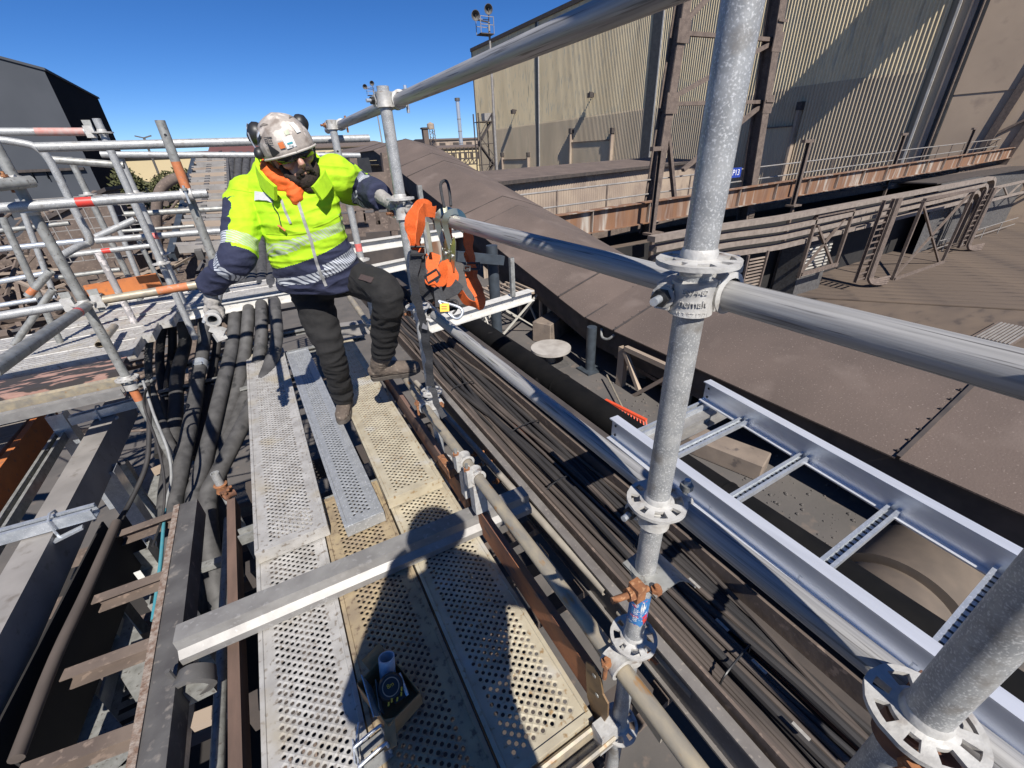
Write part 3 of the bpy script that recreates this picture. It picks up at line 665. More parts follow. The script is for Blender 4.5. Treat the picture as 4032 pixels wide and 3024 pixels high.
# ---------------------------------------------------------------- slate building on the left and things far off
Y1 = 66.0
c1 = P(94, 150, y=Y1); zt = c1.z; cfar = P(211, 212, x=c1.x)
sb = thing('slate_building', 'dark slate grey windowless building rising at the far left', 'building')
zl = P(0, 125, y=Y1).z; xl = P(0, 125, y=Y1).x; sl_ = (zl-zt)/(xl-c1.x)
xe = c1.x-30
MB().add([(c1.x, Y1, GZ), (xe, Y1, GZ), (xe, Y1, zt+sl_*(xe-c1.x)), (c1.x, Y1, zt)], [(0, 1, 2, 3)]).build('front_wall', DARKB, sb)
MB().add([(c1.x+.003, Y1, GZ), (c1.x+.003, Y1, zt), (c1.x+.003, cfar.y, cfar.z), (c1.x+.003, cfar.y, GZ)], [(0, 1, 2, 3)]).build('side_wall', SLATESH, sb)
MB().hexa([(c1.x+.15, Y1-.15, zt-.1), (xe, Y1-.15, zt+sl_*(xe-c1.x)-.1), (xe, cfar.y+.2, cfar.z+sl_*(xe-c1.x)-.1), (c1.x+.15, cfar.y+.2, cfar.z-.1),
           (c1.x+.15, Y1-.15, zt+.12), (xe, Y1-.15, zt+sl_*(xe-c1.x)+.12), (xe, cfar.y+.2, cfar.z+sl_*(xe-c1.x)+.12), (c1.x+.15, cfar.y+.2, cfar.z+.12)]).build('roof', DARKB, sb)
MB().add([(c1.x, cfar.y, GZ), (xe, cfar.y, GZ), (xe, cfar.y, zt+sl_*(xe-c1.x)), (c1.x, cfar.y, cfar.z)], [(0, 3, 2, 1)]).build('rear_wall', SLATESH, sb)
for v in (365, 440):
    a = P(40, v+6, y=Y1-.3); b = P(190, v-2, y=Y1-.3); z = (a.z+b.z)/2
    MB().box(xe, c1.x-.5, Y1-.35, Y1-.05, z-.12, z+.12).build('cable_shelf', BROWND, sb)
    for k in range(9): MB().box(c1.x-1.5-k*1.1, c1.x-1.42-k*1.1, Y1-.3, Y1-.02, z-.8, z-.12).build('shelf_bracket', SLATESH, sb)
def far(name, u0, v0, u1, v1, y, dep, m_, lab, cat, roof=None, wins=0, group=None):
    a = P(u0, v0, y=y); b = P(u1, v1, y=y); o = thing(name, lab, cat, group)
    MB().box(min(a.x, b.x), max(a.x, b.x), y, y+dep, GZ, max(a.z, b.z)).build('walls', m_, o, smooth=0)
    if roof:
        zt_ = max(a.z, b.z); x0, x1 = min(a.x, b.x)-.5, max(a.x, b.x)+.5
        MB().hexa([(x0, y-.5, zt_), (x1, y-.5, zt_), (x1, y+dep, zt_), (x0, y+dep, zt_), (x0, y-.5, zt_+.35), (x1, y-.5, zt_+.35), (x1, y+dep*.6, zt_+roof[1]), (x0, y+dep*.6, zt_+roof[1])]).build('roof', roof[0], o, smooth=0)
    for k in range(wins):
        x = min(a.x, b.x)+(k+.5)/wins*abs(b.x-a.x); w = abs(b.x-a.x)/wins*.22; h = max(a.z, b.z)
        MB().box(x-w, x+w, y-.12, y+.1, h-2.6, h-.9).build('window', BROWND, o)
    return o
far('far_shed', 150, 345, 470, 345, 95, 30, FARY, 'long pale yellow shed far behind the left scaffold', 'building', (FARR, 1.0))
far('far_shed', 455, 334, 640, 330, 130, 30, FARW, 'distant shed with dark red roof behind the worker helmet', 'building', (FARR, 2.2))
far('far_shed', 640, 322, 840, 318, 140, 30, FARY, 'pale yellow distant shed between worker and gallery roof', 'building', (BROWN, 2.0), 6)
far('far_shed', 905, 326, 1060, 318, 120, 25, FARY, 'pale yellow distant shed with pillars left of the hall', 'building', (BROWN, 1.2), 12)
far('far_shed', 940, 306, 1080, 299, 190, 40, TAN, 'tan distant mill building on the skyline left of the hall', 'building', (BROWN, 1.5), 5)
ch = thing('silver_chimney', 'tall slim silver chimney on the skyline left of the hall', 'chimney')
t = P(988, 218, y=150); zb = GZ
MB().tube((t.x, 150, zb), (t.x, 150, t.z), .62, 18).build('shaft', GALVB, ch); MB().tube((t.x, 150, t.z), (t.x, 150, t.z+.8), .85, 18).build('top_collar', GREYD, ch)
for k in range(3): MB().tube((t.x, 150, t.z*(.3+.2*k)), (t.x, 150, t.z*(.3+.2*k)+.25), .68, 18).build('band', GREYST, ch)
st = thing('dark_stack', 'short dark square stack on the skyline left of the chimney', 'chimney')
t = P(917, 279, y=170); MB().box(t.x-.9, t.x+.9, 169, 171, GZ, t.z).build('shaft', BROWN, st, smooth=0); MB().box(t.x-1.2, t.x+1.2, 168.7, 171.3, t.z, t.z+.5).build('cap', BROWND, st)
wt = thing('water_tower', 'small lattice water tower on the skyline beside the dark stack', 'tower')
t = P(931, 280, y=170); 
for sx in (-.9, .9):
    for sy in (-.9, .9): MB().bar((t.x+sx*1.3, 170+sy*1.3, GZ), (t.x+sx, 170+sy, t.z), .22, .22).build('leg', BROWN, wt)
for k in range(5):
    z = t.z*(k+.6)/5.6
    MB().bar((t.x-1.1, 169, z), (t.x+1.1, 169, z+1.6), .15, .15).build('brace', BROWN, wt); MB().bar((t.x+1.1, 168.9, z), (t.x-1.1, 168.9, z+1.6), .15, .15).build('brace', BROWN, wt)
MB().lathe((t.x, 170, t.z), (0, 0, 1), [(0, 0), (1.3, .1), (1.3, 1.8), (0, 2.4)], 14).build('tank', TAN, wt)
def light_mast(u, vt, y, hw, lab):
    o = thing('light_mast', lab, 'light mast', 'floodlight masts'); t = P(u, vt, y=y); s = hw
    MB().tube((t.x, y, GZ), (t.x, y, t.z), .17*s, 10, r1=.1*s).build('pole', GREYST, o)
    B = (t.x-1.15*s, t.x+.25*s, y-.5*s, y+.5*s)
    MB().box(*B, t.z-1.0*s, t.z-.92*s).build('platform', BROWND, o)
    for x in B[:2]:
        for yy in B[2:]: MB().bar((x, yy, t.z-.95*s), (x, yy, t.z+.3*s), .05*s, .05*s).build('cage_post', GREYST, o)
    for z in (-.3, .3):
        for yy in B[2:]: MB().bar((B[0], yy, t.z+z*s), (B[1], yy, t.z+z*s), .05*s, .05*s).build('cage_rail', GREYST, o)
    MB().bar((t.x, y, t.z), (t.x-1.3*s, y, t.z+.1*s), .1*s, .1*s).build('arm', BROWND, o)
    for dx, dz in ((-1.4, .45), (0, 1.0)):
        c = V((t.x+dx*s, y-.1*s, t.z+dz*s)); MB().bar((c.x, y, t.z), c, .08*s, .08*s).build('stem', BROWND, o)
        MB().lathe(c+V((0, .25*s, 0)), (-.25, -1, -.25), [(0, 0), (.2*s, .05*s), (.42*s, .45*s), (.38*s, .45*s), (.1*s, .12*s)], 14).build('floodlight', GREYD, o)
    return o
light_mast(1056, 48, 46, 1.0, 'tall floodlight mast with caged platform before the hall corner')
light_mast(806, 193, 95, 1.0, 'distant floodlight mast behind the rail coupler')
# pole lamp far left
o = thing('lamp_pole', 'thin distant double lamp pole above the yellow shed', 'lamp'); t = P(311, 298, y=80); b = P(342, 385, y=80)
MB().tube((t.x, 80, GZ), (t.x, 80, t.z), .14, 8).build('pole', GREYD, o)
for s in (-1, 1): MB().bar((t.x, 80, t.z), (t.x+s*.9, 80, t.z+.25), .2, .15).build('lamp_arm', GREYD, o)
# stair tower at the hall corner
stt = thing('stair_tower', 'dark zigzag steel stair tower against the hall corner', 'stairs')
p = P(1050, 365, y=62); sx0 = P(1036, 365, y=62).x; sx1 = P(1064, 365, y=62).x; ztop = P(1055, 245, y=62).z
for x in (sx0, sx1):
    for yy in (61.2, 62.8): MB().bar((x, yy, GZ), (x, yy, ztop), .14, .14).build('post', BROWND, stt)
nf = 4; hz = (ztop-GZ-1)/nf
for k in range(nf):
    z0 = GZ+k*hz; A, B_ = ((sx0, sx1) if k % 2 else (sx1, sx0))
    MB().bar((A, 61.6, z0), (B_, 61.6, z0+hz), .7, .16).build('stair_flight', BROWND, stt)
    MB().box(sx0, sx1, 61.2, 62.8, z0+hz-.08, z0+hz).build('landing', BROWND, stt)
    MB().bar((A, 61.2, z0+1), (B_, 61.2, z0+hz+1), .07, .07).build('handrail', BROWND, stt)
MB().box((sx0+sx1)/2, sx1, 61.4, 62.4, ztop-.9, ztop).build('lamp_box', GREYST, stt)
# dark trussed pipe bridge far off
pb = thing('pipe_bridge', 'distant dark trussed pipe bridge above the gallery roof', 'bridge')
a = P(900, 342, y=75); b = P(1030, 334, y=75); z0, z1 = a.z-1.3, a.z+.5
for z in (z0, (z0+z1)/2, z1): MB().bar((a.x, 75, z), (b.x, 75, z), .2, .2).build('chord', BROWND, pb)
n = 14
for k in range(n+1):
    x = a.x+(b.x-a.x)*k/n; MB().bar((x, 75, z0), (x, 75, z1+.8), .14, .14).build('post', BROWND, pb)
    if k < n: MB().bar((x, 75, z0), (x+(b.x-a.x)/n, 75, (z0+z1)/2), .12, .12).build('diagonal', BROWND, pb)
for x in (a.x+2, b.x-2): MB().bar((x, 75, GZ), (x, 75, z0), .4, .4).build('leg', BROWND, pb)
# bush in front of the yellow shed
bs = thing('green_bush', 'dark green bush in front of the far yellow shed', 'bush')
c = P(312, 402, y=26); 
for k in range(7):
    an = k*.9; MB().tube((c.x+.05*k, 26, GZ), (c.x+math.cos(an)*.9, 26+math.sin(an)*.7, c.z+.4), .06, 6, r1=.015).build('stem', BARK, bs)
lf = MB(); rnd = random.Random(3)
cl = [(V((c.x+rnd.uniform(-1.3, 1.9), 26+rnd.uniform(-.9, .9), c.z-.45+rnd.uniform(-.7, .8))), rnd.uniform(.3, .65)) for k in range(26)]
for i in range(5200):
    cc, rr = cl[i % 26]; dv = V((rnd.gauss(0, 1), rnd.gauss(0, 1), rnd.gauss(0, 1))).normalized()*rr*rnd.uniform(.5, 1.05)
    q = cc+dv; s = rnd.uniform(.05, .11); a_ = V((rnd.gauss(0, 1), rnd.gauss(0, 1), rnd.gauss(0, 1))).normalized(); b_ = a_.orthogonal().normalized()
    lf.add([q-a_*s, q+b_*s*.5, q+a_*s, q-b_*s*.5], [(0, 1, 2, 3)])
lf.build('crown', LEAF, bs, kind='stuff', smooth=0)
# ================================================================== SCAFFOLD
def ring_mesh(name, m_):
    """eight-hole rosette disc"""
    R1, Ra, Rb, R2, h = .024, .035, .053, .062, .0038
    an = []; hole = []
    for k in range(8):
        c = k*45; w = 9 if k % 2 == 0 else 15
        an += [c-w, c-w/3, c+w/3, c+w]; hole += [True, True, True, False]
    n = len(an); rad = [R1, Ra, Rb, R2]; mb = MB(); vs = []
    for zz in (h, -h):
        for a in an:
            for i, r in enumerate(rad):
                vs.append((r*math.cos(math.radians(a)), r*math.sin(math.radians(a)), zz+(.004 if i == 0 and zz > 0 else 0)))
    T = n*4; fs = []
    for k in range(n):
        j = (k+1) % n
        for i in range(3):
            if i == 1 and hole[k]:
                fs += [(k*4+1, j*4+1, T+j*4+1, T+k*4+1), (k*4+2, T+k*4+2, T+j*4+2, j*4+2)]
                if not hole[k-1]: fs.append((k*4+1, T+k*4+1, T+k*4+2, k*4+2))
                if not hole[j]: fs.append((j*4+1, j*4+2, T+j*4+2, T+j*4+1))
                continue
            fs += [(k*4+i, k*4+i+1, j*4+i+1, j*4+i), (T+k*4+i, T+j*4+i, T+j*4+i+1, T+k*4+i+1)]
        fs.append((k*4+3, T+k*4+3, T+j*4+3, j*4+3))
    mb.add(vs, fs); return mb.mesh(name, m_, 35)
RING = ring_mesh('rosette', CAST)
COLLAR = MB().lathe((0, 0, -.016), (0, 0, 1), [(.0243, -.004), (.0275, .0), (.0275, .03), (.0243, .036)], 20).mesh('weld_collar', CAST)
RSEG = MB()
def standard(x, y, z0, z1, rings, label, m_=GALV, group='scaffold uprights', holes=()):
    o = thing('scaffold_upright', label, 'scaffold upright', group)
    t = MB().tube((x, y, z0), (x, y, z1), R48, 28, .0205).build('tube', m_, o)
    for z in rings:
        r = inst('rosette', RING, o, (x, y, z), (0, 0, .12)); inst('weld_collar', COLLAR, r, (0, 0, 0))
    for z in holes:
        e = V((-x, -y, 0)).normalized(); MB().tube(V((x, y, z))+e*.02, V((x, y, z))+e*.0247, .007, 14).build('bolt_hole', BLACK, o)
    return o
def rod(name, p0, p1, label, m_=GALV, r=R48, cat='scaffold tube', group='scaffold tubes', bands=(), seg=22):
    o = MB().tube(p0, p1, r, seg, r*.84).build(name, m_, label=label, cat=cat, group=group)
    p0 = V(p0); p1 = V(p1); d = (p1-p0).normalized()
    for t, L, bm_ in bands:
        q = p0.lerp(p1, t); MB().tube(q-d*L/2, q+d*L/2, r*1.018, seg, r*.99).build('tape_band', bm_, o)
    return o
HEADM = MB()
HEADM.prof((0, 0, -.036), (0, 0, .036), [(-.018, .0), (-.024, .05), (.024, .05), (.018, .0)], V((0, 1, 0)))
HEADM = HEADM.mesh('wedge_head', CAST, 30)
WEDGE = MB().hexa([(-.003, -.016, -.06), (.003, -.016, -.06), (.003, .016, -.06), (-.003, .016, -.06), (-.003, -.022, .07), (.003, -.022, .07), (.003, .026, .07), (-.003, .026, .07)]).mesh('wedge_pin', GALVD, 0)
def ledger(p0, p1, label, m_=GALV, heads=(1, 1), bands=(), group='scaffold ledgers', name='scaffold_ledger'):
    p0 = V(p0); p1 = V(p1); d = (p1-p0).normalized(); o = thing(name, label, 'scaffold ledger', group)
    MB().tube(p0+d*.085*heads[0], p1-d*.085*heads[1], R48, 22, .0205).build('tube', m_, o)
    for t, L, bm_ in bands:
        q = p0.lerp(p1, t); MB().tube(q-d*L/2, q+d*L/2, R48*1.02, 22, R48*.99).build('tape_band', bm_, o)
    for k, (p, s) in enumerate(((p0, 1), (p1, -1))):
        if not heads[k]: continue
        an = math.atan2(d.y*s, d.x*s)-math.pi/2
        h = inst('wedge_head', HEADM, o, p+d*s*.04, (0, 0, an)); inst('wedge_pin', WEDGE, h, (0, .02, .0))
    return o
def coupler(x, y, z, side, axis, label, m_=CAST, rust=False, group='scaffold couplers', bolt_dir=None):
    """right-angle coupler: one jaw round the upright, one round the rail lying beside it"""
    o = thing('tube_coupler', label, 'coupler', group)
    c = V((x, y, z)); ax = V(axis).normalized(); sd = V(side).normalized()
    MB().lathe(c, (0, 0, 1), [(.0246, -.028), (.034, -.026), (.031, -.008), (.031, .008), (.034, .026), (.0246, .028)], 22).build('upright_jaw', m_, o)
    rc = c+sd*(2*R48+.008)
    MB().lathe(rc, ax, [(.0246, -.028), (.034, -.026), (.031, -.008), (.031, .008), (.034, .026), (.0246, .028)], 22).build('rail_jaw', m_, o)
    MB().bar(c+sd*.026, rc-sd*.026, .05, .05).build('saddle', m_, o)
    bd = V(bolt_dir) if bolt_dir else V((-ax.x, -ax.y, 0)); bd.normalize(); ort = V((-bd.y, bd.x, 0))
    if ort.dot(sd) > 0: ort = -ort
    bq = c+ort*.036
    bm_ = RUST if rust else GALVB
    b = MB().tube(bq-bd*.035, bq+bd*.062, .0068, 10).build('bolt', bm_, o)
    MB().tube(bq+bd*.030, bq+bd*.043, .0145, 6).build('nut', RUST if rust else BLACK, b)
    MB().lathe(bq+bd*.024, bd, [(.007, 0), (.019, .0), (.019, .006), (.007, .006)], 12).build('washer', m_, b)
    MB().bar(bq-bd*.03+ort*.0, bq+bd*.028, .024, .042).build('flap', m_, o)
    # second bolt on the rail jaw, standing upright
    q2 = rc+sd*.036
    b2 = MB().tube(q2+V((0, 0, -.045)), q2+V((0, 0, .05)), .0068, 10).build('bolt', bm_, o)
    MB().tube(q2+V((0, 0, .024)), q2+V((0, 0, .037)), .0145, 6).build('nut', RUST if rust else GALVD, b2)
    return o
SX = .563
ZR = [-.037, .463, .963, 1.463]
A = standard(SX, .424, -.9, 2.75, ZR+[1.963], 'near galvanised scaffold upright with four rosettes right of centre', holes=(1.905,))
B = standard(SX, 2.01, -.9, 1.875, ZR, 'scaffold upright the worker grips with his outstretched left hand')
C = standard(.568, 3.36, -.9, 1.845, [.463, .963], 'scaffold upright behind the worker with orange and pink bands', holes=(1.68,))
D = standard(SX, -.025, -.9, 1.5, [-.037, .463, .963], 'nearest scaffold upright with big rosette in the bottom right corner', GALV)
for z, L, m_ in ((1.515, .13, ORPAINT), (1.055, .055, PINK)):
    MB().tube((.568, 3.36, z-L/2), (.568, 3.36, z+L/2), R48*1.02, 24, R48*.99).build('paint_band', m_, C)
RX = SX+2*R48+.008
rod('scaffold_tube', (RX-.012, -.03, 1.82), (RX+.001, 3.9, 1.832), 'topmost guard rail tube running from behind the worker overhead', RAILM)
rod('scaffold_tube', (RX, -.9, 1.404), (RX, 1.70, 1.404), 'middle guard rail tube carrying the orange harness', RAILM)
rod('scaffold_tube', (RX, -.9, .924), (RX, 1.93, .926), 'thick lower guard rail tube above the cable bundle', RAILM)
LX = .51
rod('scaffold_tube', (LX, -.5, .395), (LX, 2.2, .382), 'yellowed low tube beside the toe board', YTUBE)
rod('scaffold_tube', (LX+.01, 2.2, .38), (LX+.03, 5.2, .5), 'dusty low tube running on behind the worker legs', YTUBE)
# yellow patch of the worker's mirror image is real reflection; couplers
coupler(SX, .424, 1.408, (1, 0, 0), (0, 1, 0), 'white cast coupler under the top rosette of the near upright', bolt_dir=(-1, -.35, 0))
coupler(SX, .424, .926, (1, 0, 0), (0, 1, 0), 'cast coupler under the second rosette of the near upright', bolt_dir=(-1, -.2, 0))
coupler(SX, 2.01, 1.83, (1, 0, 0), (0, 1, 0), 'coupler at the top of the upright the worker grips', bolt_dir=(-1, -.2, 0))
coupler(SX, 2.01, 1.404, (1, 0, 0), (0, 1, 0), 'coupler under the worker outstretched hand', rust=True, bolt_dir=(-1, -.2, 0))
coupler(SX, 2.01, .926, (1, 0, 0), (0, 1, 0), 'rusty bolted coupler behind the worker raised knee', rust=True, bolt_dir=(-1, -.2, 0))
coupler(.568, 3.36, 1.832, (1, 0, 0), (0, 1, 0), 'rusty coupler at the top of the orange banded upright', rust=True, bolt_dir=(-1, -.2, 0))
coupler(SX, .424, .395, (-1, 0, 0), (0, 1, 0), 'cast coupler joining low yellowed tube to the near upright', rust=True, bolt_dir=(0, -1, 0))
coupler(SX, 2.01, .385, (-1, 0, 0), (0, 1, 0), 'coupler on the low tube by the worker raised boot', rust=True, bolt_dir=(0, -1, 0))
coupler(SX, -.025, .924, (1, 0, 0), (0, 1, 0), 'rusty coupler below the big rosette in the bottom right corner', mat('rusty cast', (.2, .09, .05), (.12, .06, .04), 30, .9, 0, .2), rust=True, bolt_dir=(-1, .4, 0))
# two swivel couplers where the cross beam meets the low tube
for i, yy in enumerate((1.32, 1.44)):
    o = thing('swivel_coupler', ('nearer', 'farther')[i]+' of the two cast couplers joining cross beam and low tube', 'coupler', 'cross beam couplers')
    MB().lathe((LX, yy, .39), (0, 1, 0), [(.0246, -.026), (.036, -.024), (.031, -.008), (.031, .008), (.036, .024), (.0246, .026)], 22).build('jaw', CAST, o)
    MB().bar((LX-.035, yy, .35), (LX-.035, yy, .44), .03, .04).build('flap', CAST, o); MB().tube((LX-.04, yy, .40), (LX-.04, yy, .47), .007, 10).build('bolt', GALVD, o); MB().tube((LX-.04, yy, .432), (LX-.04, yy, .447), .0145, 6).build('nut', RUST, o)
    MB().box(LX-.03, LX+.03, yy-.025, yy+.025, .18, .356).build('hanger', CAST, o)
# half coupler plate with rusty bolt on the near upright
hp = thing('bolted_clamp_plate', 'curved dull plate with rusty bolts clamped on the near upright', 'clamp')
zc = .73
pts = []
for k in range(9):
    t = k/8; pts.append((.012+t*.15, .006*math.sin(t*4)-.085*max(0, t-.45)**1.6*2.2))
vs = []
for yy in (-.05, .05):
    for s, dz in pts: vs.append((SX-.045+s, .424+yy*1.05-.012, zc+.012+dz))
n = len(pts); m2 = MB().add(vs+[(x, y, z-.006) for x, y, z in vs], [(k, k+1, n+k+1, n+k) for k in range(n-1)]+[(2*n+k, 3*n+k, 3*n+k+1, 2*n+k+1) for k in range(n-1)]+[(k, 2*n+k, 2*n+k+1, k+1) for k in range(n-1)]+[(n+k, n+k+1, 3*n+k+1, 3*n+k) for k in range(n-1)]+[(n-1, 3*n-1, 4*n-1, 2*n-1)])
m2.build('plate', GALVD, hp)
MB().lathe((SX, .424, zc+.004), (0, 0, 1), [(.0246, -.012), (.034, -.01), (.034, .01), (.0246, .012)], 20).build('ring', GALVD, hp)
b = MB().tube((SX-.03, .385, zc+.01), (SX-.125, .40, zc+.02), .0075, 10).build('bolt', RUST, hp); MB().tube((SX-.085, .394, zc+.016), (SX-.07, .392, zc+.0145), .016, 6).build('nut', RUST, b); MB().bar((SX-.06, .39, zc-.005), (SX-.06, .39, zc+.04), .026, .03).build('eye', RUST, b)
b = MB().tube((SX+.04, .45, zc-.01), (SX+.04, .45, zc+.03), .0075, 10).build('bolt', RUST, hp); MB().tube((SX+.04, .45, zc+.012), (SX+.04, .45, zc+.024), .015, 6).build('nut', RUST, b)
b = MB().tube((SX-.02, .37, zc-.005), (SX-.02, .37, zc+.03), .0065, 10).build('bolt', RUST, hp); MB().tube((SX-.02, .37, zc+.008), (SX-.02, .37, zc+.02), .013, 6).build('nut', RUST, b)
# torn blue and red sticker round the near upright
def wrap(x, y, r, cen): return lambda u, v, h: V((x+(r+h)*math.cos(cen+u/r), y+(r+h)*math.sin(cen+u/r), v))
def patch(name, x, y, r, z0, z1, a0, a1, m_, parent, jag=.006, n=14, h=.0006):
    mb = MB(); rn = random.Random(len(name)+int(z0*1000)); vs = []
    for k in range(n+1):
        a = a0+(a1-a0)*k/n
        for z in (z0+rn.uniform(0, jag), z1-rn.uniform(0, jag)): vs.append((x+(r+h)*math.cos(a), y+(r+h)*math.sin(a), z))
    return mb.add(vs, [(2*k, 2*k+2, 2*k+3, 2*k+1) for k in range(n)]).build(name, m_, parent)
ca = math.atan2(-.424, -SX)
st_ = patch('sticker', SX, .424, R48, .545, .665, ca-1.3, ca+1.5, BLUES, A, .012)
f_ = wrap(SX, .424, R48+.0014, ca)
text_part('sticker_print', '002 002 48', .0155, WPRINT, A, lambda x, y, h: f_(-y-.004, .604+x, 0), 0)
text_part('sticker_print', '24 UUR', .008, WPRINT, A, lambda x, y, h: f_(-y+.010, .604+x, 0), 0)
patch('sticker', SX, .424, R48, .60, .655, ca+.25, ca+.75, WHITES, A, .03, 8, .0011)
patch('sticker', SX, .424, R48, .555, .60, ca+.6, ca+1.2, RED, A, .025, 8, .0012)
# cast lettering on the coupler under the top rosette
cc = wrap(SX, .424, .0325, math.atan2(-.6, -.62))
for s, z, sz in (('nemait', 1.404, .016), ('48.3 EZ12/21', 1.386, .010), ('EN74-82', 1.422, .011)):
    text_part('cast_lettering', s, sz, CAST, bpy.data.objects['tube_coupler'], lambda x, y, h: cc(x, z+y, h), .0012)
# ---------------------------------------------------------------- perforated planks
def plank_mesh(name, w, L, m_, px=.036, pr=.0148, r=.0075, edge=.034, zt=.0, sides=8):
    mb = MB(); n = int((w-2*edge)/px); x0 = (w-n*px)/2; rows = int((L-.09)/pr); rows -= (rows+1) % 2; y0 = (L-(rows-1)*pr)/2
    hv = [(math.cos(k*math.pi/4), math.sin(k*math.pi/4)) for k in range(8)]
    for q in range(rows):
        yc = y0+q*pr; odd = q % 2
        for c in range(n-odd):
            xc = x0+px*(c+.5+.5*odd); a = px/2; b = pr
            R = [(a, 0), (a/2, b/2), (0, b), (-a/2, b/2), (-a, 0), (-a/2, -b/2), (0, -b), (a/2, -b/2)]
            vs = [(xc+x, yc+y, zt) for x, y in R]+[(xc+r*x, yc+r*y, zt-.0015) for x, y in hv]+[(xc+r*.93*x, yc+r*.93*y, zt-.005) for x, y in hv]
            mb.add(vs, [(k, (k+1) % 8, 8+(k+1) % 8, 8+k) for k in range(8)]+[(8+k, 8+(k+1) % 8, 16+(k+1) % 8, 16+k) for k in range(8)])
        if q < rows-1:
            for s in (0, 1):
                e = 0 if s == 0 else w; t0 = x0+px*.5*odd if s == 0 else w-x0-px*.5*odd; t1 = x0+px*.5*(1-odd) if s == 0 else w-x0-px*.5*(1-odd)
                mb.add([(e, yc, zt), (t0, yc, zt), (t1, yc+pr, zt), (e, yc+pr, zt)], [(0, 1, 2, 3)])
    for ye, yc, b in ((0, y0, -pr), (L, y0+(rows-1)*pr, pr)):
        xs = [x0]
        mb.add([(0, ye, zt), (x0, ye, zt), (x0, yc, zt), (0, yc, zt)], [(0, 1, 2, 3)]); mb.add([(w-x0, ye, zt), (w, ye, zt), (w, yc, zt), (w-x0, yc, zt)], [(0, 1, 2, 3)])
        for c in range(n):
            xa = x0+px*c; mb.add([(xa, ye, zt), (xa+px/2, ye, zt), (xa+px/2, yc+b, zt), (xa, yc, zt)], [(0, 1, 2, 3)]); mb.add([(xa+px/2, ye, zt), (xa+px, ye, zt), (xa+px, yc, zt), (xa+px/2, yc+b, zt)], [(0, 1, 2, 3)])
    return mb.mesh(name, m_, 30)
def plank(name, x0, w, y0, L, zt, m_, label, tilt=0, yaw=0, cat='scaffold plank', group='perforated steel planks', hooks=True):
    o = thing(name, label, cat, group); o.location = (x0, y0, zt); o.rotation_euler = (tilt, 0, yaw)
    def part(nm, mb, mm=None):
        q = mb.build(nm, mm or m_, o); return q
    q = bpy.data.objects.new('deck_plate', plank_mesh('deck_plate', w, L, m_)); col.objects.link(q); q.parent = o
    # raised edge beads and folded sides
    part('side_flange', MB().prof((0, 0, 0), (0, L, 0), [(-.001, .0035), (.014, .0045), (.016, .0005), (.004, -.001), (.004, -.055), (.02, -.058), (.02, -.062), (0, -.062)]))
    part('side_flange', MB().prof((w, L, 0), (w, 0, 0), [(-.001, .0035), (.014, .0045), (.016, .0005), (.004, -.001), (.004, -.055), (.02, -.058), (.02, -.062), (0, -.062)]))
    for yy in (0, L):
        s = 1 if yy == 0 else -1
        part('end_cap', MB().prof((.001, yy, 0), (w-.001, yy, 0), [(-s*.0, -.06), (-s*.004, -.06), (-s*.004, .004), (-s*-.02, .005), (-s*-.022, .001), (-s*.0, .0)]) if False else MB().box(.001, w-.001, min(yy, yy+s*.022), max(yy, yy+s*.022), .0006, .0052).box(.001, w-.001, min(yy, yy-s*.003), max(yy, yy-s*.003), -.058, .004))
    return o
YL0, LB = .47, 1.53
plank('steel_plank', -.463, .30, YL0, LB, 0, PLANKG, 'grey perforated plank nearest the camera on the left, under the cross beam')
plank('steel_plank', -.155, .315, YL0, LB, .001, PLANKD, 'brown stained middle plank carrying the cardboard box')
plank('steel_plank', .172, .32, YL0, LB, 0, PLANKY, 'yellowed near right plank beside the toe board')
plank('steel_plank', -.448, .315, 1.72, 2.6, .07, PLANKG, 'long pale grey plank overlapping on the left, leading to the hoses', yaw=.012)
plank('steel_plank', -.062, .19, 1.655, 2.5, .075, PLANKN, 'narrow bluish plank under the worker standing boot', yaw=.035)
plank('steel_plank', .165, .30, 1.735, 2.4, .07, PLANKY, 'long yellowed plank along the rusty toe board under the worker', yaw=.005)
# transom under the plank ends and the white cross beam
def xbeam(name, p0, p1, w, h, label, m_=ALUW, cat='beam', prof=None, up=None, group=None):
    return MB().prof(p0, p1, prof or ibeam(h, w, .012, .012), up).build(name, m_, label=label, cat=cat, group=group, smooth=25)
CB = [(-.045, -.05), (.045, -.05), (.045, -.044), (-.0, -.044), (-.012, -.02), (-.012, .02), (-.0, .044), (.045, .044), (.045, .05), (-.045, .05), (-.045, .02), (-.03, .012), (-.03, -.012), (-.045, -.02)]
cbm = xbeam('cross_beam', P(388, 1392, z=.06), P(1137, 1078, z=.06), .09, .1, 'pale grooved aluminium beam lying across the planks in the foreground', ALUW,
      prof=[(-.048, -.052), (.048, -.052), (.048, .052), (-.048, .052), (-.048, .046), (.040, .046), (.040, -.046), (-.048, -.046)] if False else [(.055, -.05), (.055, -.018), (.03, .005), (.026, .05), (-.05, .05), (-.05, -.05)])
tr_ = thing('plank_transom', 'yellowish transom holding the near plank ends at the bottom', 'transom')
MB().prof((-.55, .425, -.03), (.52, .425, -.03), [(-.035, .02), (-.028, .026), (-.02, .02), (-.012, -.035), (.012, -.035), (.02, .02), (.028, .026), (.035, .02), (.024, -.045), (-.024, -.045)]).build('u_channel', YTUBE, tr_)
MB().tube((-.5, .425, -.07), (.5, .425, -.07), .02, 12).build('lower_chord', GALVD, tr_)
MB().box(.47, .545, .40, .45, -.085, .03).build('end_head', CAST, tr_)
tr_ = thing('plank_transom', 'transom under the worker standing boot between planks', 'transom')
